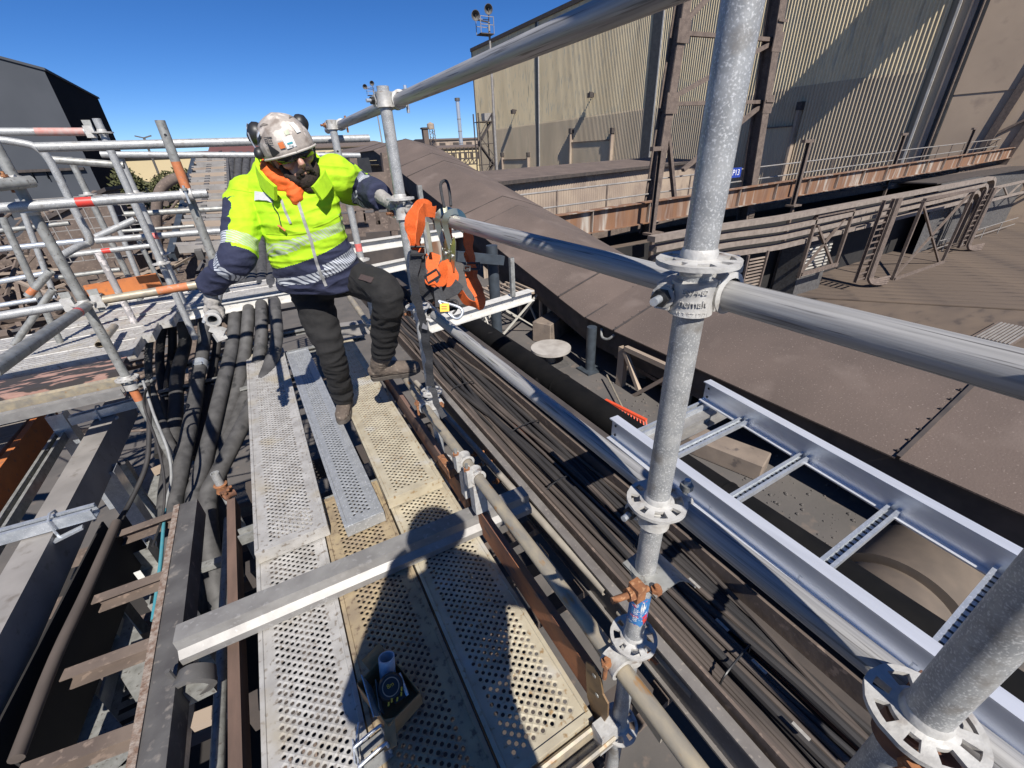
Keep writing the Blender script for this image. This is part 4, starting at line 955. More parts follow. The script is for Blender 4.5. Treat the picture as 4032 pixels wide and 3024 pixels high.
MB().prof((-.55, 2.02, -.04), (.52, 2.02, -.04), [(-.03, .02), (-.02, .02), (-.012, -.035), (.012, -.035), (.02, .02), (.03, .02), (.024, -.045), (-.024, -.045)]).build('u_channel', GALVD, tr_)
# toe board: rusted on the far part, orange on the near part
tb = thing('toe_board', 'orange and rust brown toe board edging the planks', 'toe board')
MB().bar((.527, .50, .09), (.523, 1.36, .085), .028, .15).build('near_board', RUSTO, tb)
MB().bar((.522, 1.37, .082), (.51, 3.3, .10), .03, .14).build('far_board', RUSTO, tb)
MB().bar((.505, 1.63, .17), (.5, 1.78, .17), .05, .05).build('rusty_bracket', RUST, tb); MB().plate([(.503, 1.44, .17), (.503, 1.56, .19), (.503, 1.52, .05), (.503, 1.40, .0)], .006, (-1, 0, 0)).build('lug', RUST, tb)
lp = thing('toe_board_clip', 'brown plate clip at the near end of the toe board', 'clip')
o2 = [V((.512, y, z)) for y, z in ((.54, .20), (.50, .235), (.47, .22), (.455, .16), (.43, .15), (.425, .08), (.44, .0), (.48, -.04), (.52, .02), (.53, .1))]
MB().plate(o2, .006, (-1, 0, 0)).build('plate', mat('brown brass clip', (.24, .15, .07), (.17, .105, .055), 14, .6, .3), lp)
for y, z in ((.495, .2), (.475, .12)): MB().tube((.504, y, z), (.502, y, z), .008, 10).build('rivet', GALVD, lp)
# ---------------------------------------------------------------- steelwork, tubes and cables right of the planks
MB().prof((.90, -.6, -.19), (.915, 3.4, -.19), ibeam(.19, .045, .012, .012)).build('steel_channel', mat('brown grey beam paint', (.2, .185, .17), (.14, .125, .115), 8, .6, .05, .1, (.26, .23, .2), 60, (.6, .7)), label='long grey steel beam between low tube and cable bundle', cat='beam', smooth=25)
o = thing('rail_bolts', 'row of rusty bolts through the grey beam', 'bolts')
for i, y in enumerate((1.62, 1.80, 2.0, 2.12)):
    b = MB().tube((.90, y, -.18), (.80, y, -.17), .009, 8).build('bolt', RUST, o); MB().tube((.835, y, -.174), (.82, y, -.172), .018, 6).build('nut', RUST if i % 2 else GALVD, b)
TANP = mat('pale dusty conduit', (.36, .325, .27), (.28, .25, .21), 12, .75)
e1 = P(1308, 1278, z=-.14); e2 = P(1500, 1497, z=-.17)
rod('pale_conduit', (.80, 3.3, -.14), e1, 'pale dusty conduit left of the grey beam with its end showing', TANP, .021, 'conduit', 'pale conduits')
rod('pale_conduit', e1+V((.02, -.08, -.05)), e2, 'short pale bar in line beyond the pale conduit', TANP, .025, 'conduit', 'pale conduits')
xbeam('pale_bar', P(1150, 1180, z=-.25), P(1440, 1590, z=-.25), .05, .05, 'pale square bar deep beside the low tube', TANP, 'bar', [(-.03, -.02), (.03, -.02), (.03, .02), (-.03, .02)])
xbeam('pale_bar', P(1420, 1330, z=-.4), P(1530, 1560, z=-.45), .05, .05, 'second pale square bar deep below the near upright', TANP, 'bar', [(-.04, -.02), (.04, -.02), (.04, .02), (-.04, .02)])
for i, (u, v) in enumerate(((1090, 1180), (1180, 1330), (1380, 1560), (900, 900))):
    p = P(u, v, z=-.55); MB().bar(p+V((-.5, 0, 0)), p+V((.55, .05, 0)), .09, .06).build('dusty_cross_bar', BROWN, label=('dusty cross bar under the middle of the low tube', 'dusty cross bar under the toe board near the cross beam', 'dusty cross bar deep below the near upright', 'dusty cross bar behind the worker raised boot')[i], cat='bar', group='dusty cross bars under the deck')
# support brackets under the cables
br = thing('cable_tray', 'perforated dusty cable tray carrying the cable bundle', 'cable tray')
MB().bar((1.17, -1.2, -.17), (1.17, 8.5, -.17), .46, .012).build('tray_floor', BROWND, br)
for X in (.95, 1.39): MB().bar((X, -1.2, -.12), (X, 8.5, -.12), .012, .11).build('tray_side', BROWN, br)
# the cable bundle
rn = random.Random(11); n = 24
spec = []
for i in range(n):
    base = .985+.375*((i*7) % n)/n+rn.uniform(-.01, .01); lay = rn.choice((0, 0, 1)); r = rn.choice((.010, .012, .014, .017))
    mm = CABLER if i in (9,) else (CABLEB if rn.random() < .5 else CABLE)
    pts = []; ph = rn.uniform(0, 6); y = -1.2
    while y < 8.6:
        amp = 3.2 if i % 5 == 2 else 1.0; pts.append((min(1.37, max(.965, base+amp*(.014*math.sin(y*1.3+ph)+.008*math.sin(y*3.1+2*ph)+.012*math.sin(y*.6+ph*3)))), y, -.155+r+(lay+(1 if amp > 1 else 0))*.026+.006*math.sin(y*2+ph))); y += .35
    rank = ('first', 'second', 'third', 'fourth', 'fifth', 'sixth', 'seventh', 'eighth', 'ninth', 'tenth', 'eleventh', 'twelfth', 'thirteenth', 'fourteenth', 'fifteenth', 'sixteenth', 'seventeenth', 'eighteenth', 'nineteenth', 'twentieth', 'twenty first', 'twenty second', 'twenty third', 'last')[(i*7) % n]
    lab = {id(CABLER): 'red brown', id(CABLEB): 'brown dusty', id(CABLE): 'black'}[id(mm)]+' cable, '+rank+' from the planks in the cable bundle'
    MB().path(pts, r, 8, sub=3).build('power_cable', mm, label=lab, cat='cable', group='cables in the walkway bundle')
for i, (y, x0_, x1_) in enumerate(((.35, 1.0, 1.2), (.95, 1.15, 1.36), (1.5, 1.0, 1.18), (2.1, 1.1, 1.35), (2.9, .98, 1.2))):
    MB().path([(x0_, y, -.145), (x0_+.01, y, -.085), ((x0_+x1_)/2, y+.01, -.07), (x1_-.01, y+.02, -.085), (x1_, y+.02, -.145)], .004, 6).build('cable_tie', BLACK, label=('nearest', 'second', 'third', 'fourth', 'farthest')[i]+' black cable tie across the cable bundle', cat='cable tie', group='cable ties on the bundle')
MB().path([P(880, 830, z=-.05), P(925, 890, z=-.03), P(955, 990, z=-.03), P(1000, 1060, z=-.05), P(1045, 1130, z=-.08)], .006, 8).build('signal_cable', PALEC, label='thin pale grey cable crossing over the cable bundle', cat='cable')
for i, (u, v) in enumerate(((1560, 1350), (1640, 1440), (1730, 1580), (1390, 1120), (1500, 1260))):
    p = P(u, v, z=-.07); MB().box(-.006, .006, -.028, .028, 0, .003).build('cable_tag', TAGP, label=('small pale tag on the cable bundle right of the blue sticker', 'small pale tag on the cables near the lower guard rail', 'pale tag low on the cable bundle at the bottom', 'pale tag on the bundle below the worker rail', 'pale tag on the bundle left of the middle rosette')[i], cat='tag', group='cable tags').location = p
# edge channel past the bundle, then the big black pipe
xbeam('edge_channel', (1.48, -1.2, -.02), (1.50, 6.5, -.02), .06, .2, 'dark dusty channel between the cable bundle and the ladder', BROWND, 'beam', chan(.2, .07, .01, -1))
pp = thing('black_pipe', 'large shadow black pipe running under the guard rails', 'pipe')
p0 = P(1010, 685, z=-.62); p1 = P(1390, 990, z=-.62)
ax = V((2.13, 0, -.62))
MB().tube((2.32, -3, -.62), (2.32, 7.5, -.62), .14, 36).build('pipe_shell', PIPE, pp)
for y in (-.9, 1.2, 3.2): MB().lathe((2.32, y, -.62), (0, 1, 0), [(.13, -.01), (.147, -.01), (.147, .01), (.13, .01)], 36).build('joint_band', PIPE, pp)
for y in (-.6, 2.2, 4.4): MB().box(2.2, 2.44, y-.06, y+.06, APZ-.3, -.75).build('pipe_stand', BROWND, pp)
# ---------------------------------------------------------------- new aluminium cable ladder
ZL = .5
n0, n1 = P(1322, 922, z=ZL), P(2250, 1622, z=ZL); f0_, f1_ = P(1522, 842, z=ZL), P(2300, 1290, z=ZL)
cl_ = thing('cable_ladder', 'new bright aluminium cable ladder with two rails and slotted rungs', 'cable ladder')
rp = [(-.028, -.055), (.004, -.055), (.004, .049), (.028, .049), (.028, .055), (-.018, .055), (-.018, .049), (0, .049), (0, -.049), (-.028, -.049)]
for i, (a, b) in enumerate(((n0, n1), (f0_, f1_))):
    MB().prof(a, a+(b-a)*1.25, [(-x, y) for x, y in rp]).build('side_rail', ALU, cl_)
    d = (b-a).normalized()
    for dz in (.02, -.03): MB().tube(a+d*.025+V((-.002, 0, dz)), a+d*.025+V((-.0032, 0, dz)), .006, 10).build('bolt_hole', BLACK, cl_)
nd = (n1-n0).normalized(); fd = (f1_-f0_).normalized()
for (un, vn, uf, vf) in ((1466, 978, 1582, 918), (1580, 1082, 1735, 990), (1782, 1222, 1945, 1102), (2030, 1400, 2185, 1250)):
    a = P(un, vn, z=ZL-.035); b = P(uf, vf, z=ZL-.035); a = V((n0.x+nd.x/nd.y*(a.y-n0.y), a.y, ZL-.035)); b = V((f0_.x+fd.x/fd.y*(a.y-f0_.y), a.y, ZL-.035))
    r_ = MB().prof(a, b, [(-.02, -.01), (.02, -.01), (.02, .012), (.009, .012), (.009, .009), (.016, .009), (.016, -.006), (-.016, -.006), (-.016, .009), (-.009, .009), (-.009, .012), (-.02, .012)]).build('rung', GALVB, cl_, smooth=25)
    L = (b-a).length; k = .05
    sm = MB().box(-.009, .009, -.004, .004, 0, .0008).mesh('rung_slot', BLACK, 0)
    while k < L-.03:
        q = a.lerp(b, k/L); inst('rung_slot', sm, r_, q+V((0, 0, -.0055)), (0, 0, math.atan2(b.y-a.y, b.x-a.x)+math.pi/2)); k += .028
STRUT = [(-.0205, -.0205), (.0205, -.0205), (.0205, .0205), (.010, .0205), (.010, .012), (.0135, .012), (.0135, .017), (.0175, .017), (.0175, -.0175), (-.0175, -.0175), (-.0175, .017), (-.0135, .017), (-.0135, .012), (-.010, .012), (-.010, .0205), (-.0205, .0205)]
def strut(p0, p1, label, m_=GALVB, up=None, sc=1.0, cat='strut', group='galvanised strut channels'):
    return MB().prof(p0, p1, [(x*sc, y*sc) for x, y in STRUT], up).build('strut_channel', m_, label=label, cat=cat, group=group, smooth=25)
strut(P(1330, 962, z=.41), P(1560, 858, z=.41), 'galvanised strut channel under the far end of the aluminium ladder')
xbeam('support_beam', P(1330, 1000, z=.36), P(1590, 868, z=.36), .07, .08, 'pale support beam under the far end of the aluminium ladder', ALUW, 'beam')
# white I-beam with strut post, left of the gallery
wb0, wb1 = P(925, 704, z=.30), P(1140, 639, z=.30)
xbeam('white_beam', wb0, wb1+(wb1-wb0).normalized()*.05, .09, .11, 'pale white I beam reaching towards the conveyor gallery', mat('white painted beam', (.62, .60, .55), (.52, .5, .46), 14, .6, 0, .04, (.36, .33, .3), 40, (.62, .72)), 'beam', ibeam(.11, .10, .008, .008))
sp = P(1108, 640, z=.36); strut(sp, sp+V((0, 0, .38)), 'upright slotted strut standing on the white I beam', GALVD)
sp = P(905, 400, y=4.2); strut(V((sp.x, sp.y, sp.z)), V((sp.x, sp.y, sp.z-.7)), 'upright slotted strut behind the orange harness', GALVD)
wb2 = P(770, 592, z=.55); wb3 = P(905, 563, z=.55)
xbeam('white_beam', wb2, wb3, .09, .1, 'pale white beam end behind the worker hip', MATS['white painted beam'], 'beam', ibeam(.11, .1, .008, .008))
xbeam('white_beam', P(700, 545, y=4.9), P(1000, 500, y=4.9), .09, .1, 'pale beam in shade behind the worker elbow', MATS['white painted beam'], 'beam', ibeam(.11, .1, .008, .008))
xbeam('grey_beam', P(690, 720, z=.18), P(835, 700, z=.18), .1, .1, 'grey beam behind the worker knees at the far end of the planks', GREYST, 'beam', ibeam(.12, .1, .008, .008))
for i, (a, b) in enumerate((((600, 770), (800, 745)), ((560, 735), (690, 715)), ((345, 800), (560, 765)), ((520, 845), (640, 820)), ((345, 850), (520, 825)), ((480, 775), (590, 760)))):
    p = P(*a, z=.02-.03*i); q = P(*b, z=.02-.03*i); q.y = p.y
    s_ = strut(p, q, ('slotted strut behind the worker standing leg', 'slotted strut crossing behind the rightmost hose', 'long slotted strut crossing under the left hoses', 'slotted strut under the pale plank end', 'lower slotted strut under the left hoses', 'short slotted strut crossing between the right hoses')[i], GALVD, V((0, -1, 0)), 1.2)
    L = abs(q.x-p.x); k = .04; sm = MB().box(-.012, .012, 0, .001, -.006, .006).mesh('slot', BLACK, 0)
    while k < L-.03: inst('slot', sm, s_, (p.x+k, p.y-.0262, p.z+.001)); k += .045
# ================================================================== LEFT SIDE
# big rubber hoses
H = [[(395, 690), (400, 740), (384, 806), (380, 886), (373, 970), (362, 1060)], [(443, 690), (440, 743), (430, 803), (417, 886), (400, 970), (385, 1045), (375, 1100)],
     [(508, 680), (500, 753), (480, 836), (460, 920), (435, 1020), (420, 1075)], [(537, 676), (530, 753), (513, 836), (487, 920), (462, 1010)], [(565, 672), (563, 753), (547, 820), (513, 903), (474, 1005)], [(594, 668), (598, 726), (584, 786), (548, 870), (507, 953), (468, 1030), (450, 1075)],
     [(330, 700), (321, 766), (323, 820), (337, 870), (362, 940), (395, 1020)]]
names = ('leftmost of the fanned grey hoses', 'grey hose wrapped with a pale clamp', 'middle grey hose of the fan', 'grey hose right of the middle one', 'second grey hose from the right of the fan', 'rightmost bent grey hose ending at the rusty coupler', 'thin black hose curving left of the fan')
ZT = [.34, .16, .02, -.1, -.2, -.28, -.34]
for i, h in enumerate(H):
    n = len(h); pts = []
    for k, (u, v) in enumerate(h):
        t = k/(n-1)*(len(ZT)-1); a = int(min(t, len(ZT)-2)); z = ZT[a]+(ZT[a+1]-ZT[a])*(t-a)
        pts.append(P(u, v, z=z+.012*i))
    d0 = (pts[0]-pts[1]).normalized(); back_ = [pts[0]+V((d0.x*.2, .9, .09)), pts[0]+V((d0.x*.1, .4, .06))]
    r = .054 if i < 6 else .028
    ho = MB().path(back_+pts+[pts[-1]+V((-.02, -.3, -.14)), pts[-1]+V((-.03, -.7, -.45))], r, 18, sub=7).build('rubber_hose', HOSE, label=names[i]+' under the walkway', cat='hose', group='large rubber hoses')
    if i == 1:
        q = pts[1].lerp(pts[2], .75); dd = (pts[2]-pts[1]).normalized()
        MB().tube(q-dd*.035, q+dd*.035, r*1.05, 20, r).build('hose_clamp', GALVB, ho); MB().bar(q+V((-.03, -.05, .03)), q+V((.03, -.06, .035)), .02, .02).build('clamp_screw', GALVB, ho)
    if i == 5:
        q = pts[-2]
# stub tube with rusty coupler where the hoses end
sx = P(470, 1035, z=-.1)
su = rod('stub_tube', sx+V((0, 0, -1.2)), sx+V((0, 0, .05)), 'short upright tube stub with rusty coupler below the hoses', GALV, group='stub tubes')
rc_ = thing('rusty_coupler', 'heavily rusted coupler on the tube stub below the hoses', 'coupler'); RU2 = MATS['rusty cast']
MB().lathe(sx+V((0, 0, -.07)), (0, 0, 1), [(.0246, -.03), (.04, -.027), (.032, -.006), (.032, .006), (.04, .027), (.0246, .03)], 14).build('upright_jaw', RUST, rc_)
MB().lathe(sx+V((.03, -.06, -.09)), (.8, .6, 0), [(.0246, -.03), (.04, -.027), (.032, -.006), (.032, .006), (.04, .027), (.0246, .03)], 14).build('tube_jaw', RU2, rc_)
for k in range(3): MB().tube(sx+V((.02*k, -.05, -.08)), sx+V((.03+.02*k, -.11, -.05+.02*k)), .008, 8).build('bolt', RUST, rc_)
rod('scaffold_tube', sx+V((-.02, -.1, -.25)), V((sx.x+.02, .3, -.25)), 'grey tube running from the stub towards the camera', GALVD)
MB().bar(P(505, 1090, z=-.08), P(520, 1700, z=-.08), .04, .09).build('timber_bearer', mat('old brown timber', (.16, .1, .075), (.1, .065, .05), 6, .9, 0, .15, stretch=(3, .6, 3)), label='old brown timber bearer left of the planks', cat='timber')
# grey box beam with struts clamped across it
def onb(u, v, z=0): return P(u, v, z=z)
l0, l1 = onb(239, 849, .02), onb(0, 1246, .02); r0, r1 = onb(254, 886, .02), onb(55, 1262, .02)
ce0 = (l0+r0)/2; ce1 = (l1+r1)/2; wbm = .13
bd = (ce1-ce0).normalized()
bb = thing('grey_box_beam', 'wide grey steel beam running down the left side', 'beam')
MB().prof(ce0-bd*.1+V((0, 0, -.1)), ce0+bd*3.6+V((0, 0, -.1)), [(-wbm/2, -.1), (wbm/2, -.1), (wbm/2, .1), (-wbm/2, .1)]).build('beam_body', GREYST, bb)
def uclamp(p, parent, ln, a):
    MB().path([p+V((-.01, 0, -.06)), p+V((-.012, 0, .03)), p+V((.012, 0, .03)), p+V((.012, 0, -.06))], .005, 8, sub=2).build('u_bolt', GALVB, parent)
for i, (a, b) in enumerate((((152, 908), (312, 865)), ((-30, 1168), (206, 1103)))):
    p, q = P(*a, z=.06), P(*b, z=.06)
    s_ = strut(p, q, ('bright strut clamped across the far part of the grey box beam', 'bright strut clamped across the near part of the grey box beam')[i], GALVB, sc=1.5)
    c = p.lerp(q, .38 if i == 0 else .62); dr_ = (q-p).normalized()
    MB().path([c+V((0, -.05, -.09)), c+V((0, -.045, .04)), c+V((0, .045, .04)), c+V((0, .05, -.09))], .006, 8, sub=2).build('u_bolt', GALVB, s_)
    MB().bar(c+V((-.03, -.07, -.07)), c+V((.1, -.05, -.05)), .03, .012).build('clamp_foot', GALVB, s_)
for i, (u, v, dz, w) in enumerate(((120, 892, .9, 2.3), (228, 1015, 1.2, 2.6), (300, 1180, 1.2, 2.4), (180, 1230, 1.2, 2.2), (262, 1000, 1.3, 1.6), (345, 1285, 1.0, 2.2), (215, 1345, 1.0, 2.6), (120, 1440, 1.0, 2.4))):
    z = (.12, -.15, -.3, -.3, -.3, -.3, -.35, -.35)[i]; p = P(u, v, z=z)
    strut(p, p+V((0, 0, -dz)), ('bright upright strut post left of the grey box beam', 'upright strut post right of the grey box beam', 'upright strut post below the grey angle', 'upright strut post deep under the near strut', 'slim upright strut post behind the sagging cable', 'upright strut post beside the grey angle', 'wide upright post under the second slotted bracket', 'wide upright post under the third slotted bracket')[i], GALVB if i < 2 else GALVD, V((0, 1, 0)), w, 'strut post')
# perforated strut, orange painted deck edge, green tube on the far left
p, q = P(132, 942, z=-.05), P(8, 1140, z=-.05); s_ = strut(p+(p-q)*.1, q+(q-p)*.6, 'long punched strut between the orange board and grey box beam', GALVD, V((0, 0, 1)), 1.6)
for k in range(9):
    c = p.lerp(q, .08+k*.16); MB().tube(c+V((0, 0, .029)), c+V((0, 0, .0335)), .009, 10).build('punched_hole', BLACK, s_)
ob = thing('orange_deck_edge', 'rust orange painted edge board of the dusty deck at far left', 'deck edge')
e0, e1_ = P(100, 868, z=.0), P(-60, 1080, z=.0)
MB().bar(e0+V((0, 0, -.12)), e1_+V((0, 0, -.12)), .04, .24).build('edge_board', WOODO, ob)
for k in range(6): MB().box(-4.2, min(e0.x, e1_.x)-.03-.0*k, e0.y-.28-k*.25, e0.y-.045-k*.25, -.05, -.0).build('deck_plank', mat('dusty grey planking', (.27, .24, .21), (.2, .175, .15), 6, .9, 0, .1, stretch=(.4, 3, 1)), ob)
rod('green_tube', P(190, 985, z=-.15), P(90, 1300, z=-.35), 'greenish tube with orange band beside the grey box beam', mat('greenish tube', (.16, .19, .15), (.11, .13, .105), 20, .6, .1), bands=((.2, .12, ORPAINT),))
# grey angle in front and the brown slotted brackets it rests on
ga_, gb_ = P(403, 1085, z=.02), P(318, 1659, z=.02); gb_ = ga_+(gb_-ga_)*1.15
o = thing('grey_angle', 'long grey steel angle with rusty edge in the left foreground', 'beam')
MB().prof(ga_, gb_, [(-.05, -.12), (-.038, -.12), (-.038, -.012), (.05, -.012), (.05, 0), (-.05, 0)]).build('angle_body', GREYD, o)
MB().prof(ga_, gb_, [(-.056, -.03), (-.0505, -.03), (-.0505, .003), (-.03, .003), (-.03, .0055), (-.056, .0055)] if False else [(.0505, -.02), (.056, -.02), (.056, .006), (.03, .006), (.03, .001), (.0505, .001)]).build('rusty_edge', mat('crusty edge', (.3, .25, .21), (.16, .1, .07), 60, .9, 0, .4), o)
for i, (a, b) in enumerate((((257, 1158), (385, 1112)), ((212, 1296), (372, 1238)), ((150, 1455), (352, 1380)), ((60, 1659), (330, 1560)))):
    p, q = P(*a, z=-.16), P(*b, z=-.16)
    o = MB().prof(p, q, chan(.07, .05, .006)).build('slotted_bracket', BROWN, label=('uppermost', 'second', 'third', 'lowest')[i]+' brown slotted bracket crossing under the grey angle', cat='bracket', group='slotted brackets')
    L = (q-p).length; an = math.atan2(q.y-p.y, q.x-p.x); k = .03; sm = MB().box(-.008, .008, -.0008, .0008, -.011, .011).mesh('slot', BLACK, 0); nn = V((math.sin(an), -math.cos(an), 0))
    while k < L: inst('slot', sm, o, p.lerp(q, k/L)+nn*.0012+V((0, 0, .005)), (0, 0, an)); k += .05
for i, (pts, m_, r, lab) in enumerate((
    ([(318, 830), (321, 870), (322, 942), (315, 1008), (280, 1087), (251, 1135), (228, 1193), (205, 1262), (150, 1400), (95, 1540), (45, 1680)], CABLE, .014, 'black cable sagging from the orange banded upright across the left'),
    ([(309, 823), (333, 897), (362, 971), (370, 1034), (356, 1100), (349, 1192), (341, 1262), (330, 1340)], PALEC, .008, 'thin pale cable with teal end hanging beside the hoses'),
    ([(316, 840), (312, 880), (340, 960), (355, 1040), (352, 1110), (330, 1180)], CABLE, .007, 'thin black cable hanging beside the pale one'))):
    q = [P(u, v, z=.42-.52*min(1, k/4)-.02*k+.02*i) for k, (u, v) in enumerate(pts)]
    o = MB().path(q, r, 10, sub=6).build('hanging_cable', m_, label=lab, cat='cable', group='hanging cables')
    if i == 1: MB().path(q[4:], r*1.15, 10, sub=6).build('teal_sleeve', TEALC, o)
p, q = P(245, 1120, z=-.12), P(-20, 1659, z=-.12)
xbeam('dark_channel', p, q, .1, .3, 'deep black channel in the left foreground', SHADEBK, 'beam', [(-.055, -.28), (.055, -.28), (.055, 0), (.046, 0), (.046, -.2), (-.046, -.2), (-.046, 0), (-.055, 0)])  # near black colour paints the shade inside the channel
MB().path([P(252, 1128, z=-.1), P(190, 1270, z=-.1), P(120, 1420, z=-.1), P(35, 1640, z=-.1)], .022, 12).build('thick_cable', CABLEB, label='thick brown cable lying along the black channel at left', cat='cable')
for i, (a, b, z) in enumerate((((262, 1165), (392, 1345), -.45), ((205, 1300), (340, 1500), -.45), ((300, 1010), (400, 1130), -.5), ((95, 1440), (260, 1650), -.45))):
    p, q = P(*a, z=z), P(*b, z=z)
    MB().bar(p, q, .13, .012).build('galvanised_tray', GALVD, label=('pale galvanised tray plate under the grey angle', 'pale tray plate under the second slotted bracket', 'pale tray plate below the hose ends', 'pale tray plate low in the left corner')[i], cat='tray', group='galvanised tray plates')
for i in range(9):
    y = 3.6-.42*i; MB().bar((-2.3, y, -.95-.05*(i % 3)), (-.5, y-.2+.07*(i % 4), -.95-.05*(i % 3)), .07, .1).build('dusty_joist', BROWN, label=('farthest', 'second farthest', 'third farthest', 'fourth farthest', 'middle', 'fourth nearest', 'third nearest', 'second nearest', 'nearest')[i]+' dusty brown joist in shade under the left deck', cat='joist', group='joists under the left deck')
MB().box(-3.6, -.8, -1.2, 4.2, -1.5, -1.45).build('shade_deck', SHADEFL, label='shade black lower deck added under the left steelwork', cat='deck')  # dark deck added to blacken the pit on the left
sw = P(296, 1235, z=-.25); MB().bar(sw, sw+V((.0, 0, -.5)), .03, .004, V((0, 1, 0))).build('white_strip', WHITES, label='bright white strip hanging between the slotted brackets', cat='strip')
ct2 = thing('perforated_tray', 'perforated galvanised cable tray below the slotted brackets', 'cable tray')
MB().box(-1.24, -.9, .5, 2.1, -.56, -.55).build('tray_floor', GALVD, ct2)
for X in (-1.24, -.9): MB().box(X-.006, X+.006, .5, 2.1, -.56, -.46).build('tray_side', GALVB, ct2)
sm = MB().box(-.035, .035, -.012, .012, 0, .001).mesh('slot', BLACK, 0)
for k in range(26):
    for X in (-1.16, -1.07, -.98): inst('slot', sm, ct2, (X, .55+k*.06, -.5495))
for i, (a, b, z, w, m_) in enumerate((((190, 1105), (118, 1250), -.22, .05, GALVB), ((300, 1390), (430, 1345), -.6, .07, TAN), ((240, 1540), (420, 1470), -.6, .07, TAN), ((330, 1020), (410, 985), -.45, .06, TAN), ((345, 1075), (415, 1045), -.5, .05, BROWN), ((420, 1560), (520, 1520), -.45, .06, TAN), ((425, 1230), (500, 1205), -.4, .05, GALVD))):
    MB().bar(P(*a, z=z), P(*b, z=z), w, w*.7).build('steel_bar', m_, label=('bright punched bar right of the grey box beam', 'tan bar deep under the second slotted bracket', 'tan bar deep under the lowest slotted bracket', 'tan bar under the hose bends', 'brown bar just below the tan one under the hoses', 'short tan bar left of the near planks', 'short grey bar beside the timber bearer')[i], cat='bar', group='loose bars under the left steelwork')
for i, pts in enumerate(([(352, 702), (345, 770), (352, 840), (372, 910), (392, 990)], [(372, 698), (372, 760), (362, 840), (350, 900), (345, 985)], [(470, 690), (468, 750), (455, 820), (440, 900), (420, 990)])):
    MB().path([P(u, v, z=(.33, .1, -.08, -.22, -.36)[k]-.03) for k, (u, v) in enumerate(pts)], .036, 14, sub=6).build('rubber_hose', CABLE, label=('slim black hose beside the thin curving one', 'slim black hose left of the fanned hoses', 'slim black hose between the second and middle hoses')[i], cat='hose', group='large rubber hoses')
# bearers, and a dark deck added under the main planks to keep the pit dark
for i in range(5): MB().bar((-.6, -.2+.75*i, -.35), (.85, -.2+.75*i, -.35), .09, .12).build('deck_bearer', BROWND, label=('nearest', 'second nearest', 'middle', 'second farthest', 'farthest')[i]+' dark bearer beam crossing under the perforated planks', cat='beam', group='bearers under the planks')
MB().box(-.75, .72, -1.2, 3.6, -1.25, -1.2).build('shade_deck', BROWND, label='dark lower deck added below the planks for shade', cat='deck')
# beam clamp in front of the left end of the cross beam
cq = P(415, 1455, z=.0); o = thing('beam_clamp', 'dark hook clamp under the left end of the cross beam', 'clamp')
MB().path([cq+V((-.05, 0, .0)), cq+V((0, -.02, .03)), cq+V((.04, -.02, .0)), cq+V((.05, -.01, -.05)), cq+V((0, 0, -.09))], .02, 8, flat=(.03, .012)).build('hook', GREYD, o); MB().tube(cq+V((-.05, 0, -.02)), cq+V((-.05, 0, .07)), .009, 8).build('screw', GREYD, o); MB().box(cq.x-.07, cq.x+.04, cq.y-.03, cq.y+.03, -.12, -.04).build('jaw', GALVD, o)
# ---------------------------------------------------------------- left scaffold
FX, FY = -1.035, 3.29; EX = -.338
Fs = standard(FX, FY, -.8, 2.75, [.463, .963, 1.463, 1.963], 'thick leaning looking scaffold upright at the left edge', GALVD)
for z, L in ((.36, .12),): MB().tube((FX, FY, z-L/2), (FX, FY, z+L/2), R48*1.02, 24, R48*.99).build('paint_band', ORPAINT, Fs)
Es = standard(EX, FY, .90, 1.86, [.963], 'bare upright with orange band left of the worker', GALVD, holes=(1.79,))
MB().tube((EX, FY, 1.5), (EX, FY, 1.66), R48*1.02, 24, R48*.99).build('paint_band', ORPAINT, Es)
rod('scaffold_tube', (FX-.15, FY-.056, 1.49), (EX+.1, FY-.056, 1.49), 'guard rail tube with red tape between the left uprights', bands=((.41, .07, RED),))
coupler(EX, FY, 1.49, (0, -1, 0), (1, 0, 0), 'cast coupler on the orange banded upright left of the worker', bolt_dir=(-1, 0, 0))
ledger((FX, FY, .963), (EX, FY, .975), 'yellowed ledger beside the worker right hand', YTUBE, bands=((.62, .16, ORPAINT),))
ledger((FX-.9, FY, .945), (FX, FY, .97), 'ledger with red tape at the left frame edge', bands=((.52, .08, RED),))
rod('scaffold_tube', P(-25, 806, d=1.28), (FX+.02, FY-.05, .955), 'big diagonal brace tube with red stripe at the left edge', GALVD, bands=((.83, .04, RED),))
rod('scaffold_tube', P(-30, 403, d=1.95), V((FX+.08, FY-.06, 1.6)), 'short dark tube clamped at the left frame edge', GALVD, r=.027)
coupler(FX, FY, 1.6, (0, -1, 0), (1, 0, 0), 'rusty coupler holding the short dark tube at left', rust=True, bolt_dir=(1, 0, 0))
rod('scaffold_tube', (-.95, 3.52, 1.758), (.83, 3.52, 1.757), 'long guard rail tube passing behind the helmet')
rod('scaffold_tube', (P(218, 334, y=4.86)), (P(778, 336, y=4.86)), 'farther thin guard rail tube behind the worker')
Gs = standard(-.805, 4.38, .3, P(207, 256, y=4.38).z, [1.463, .963, 1.87], 'galvanised upright against the slate building', GALV)
ledger(P(-30, 285, y=4.38), (-.805, 4.38, P(200, 285, y=4.38).z), 'ledger with faded red paint against the slate building', bands=((.62, .25, mat('faded red', (.45, .2, .17), (.4, .3, .27), 30, .6)),), heads=(0, 1))
Hs = standard(P(310, 455, y=4.9).x, 4.9, .3, P(246, 330, y=4.9).z, [1.463, .963], 'short upright with ledger head behind the red taped rail', GALV)
Is = standard(P(190, 420, y=5.3).x, 5.3, .3, P(176, 338, y=5.3).z, [1.463], 'plain upright before the slate building wall', GALVD)
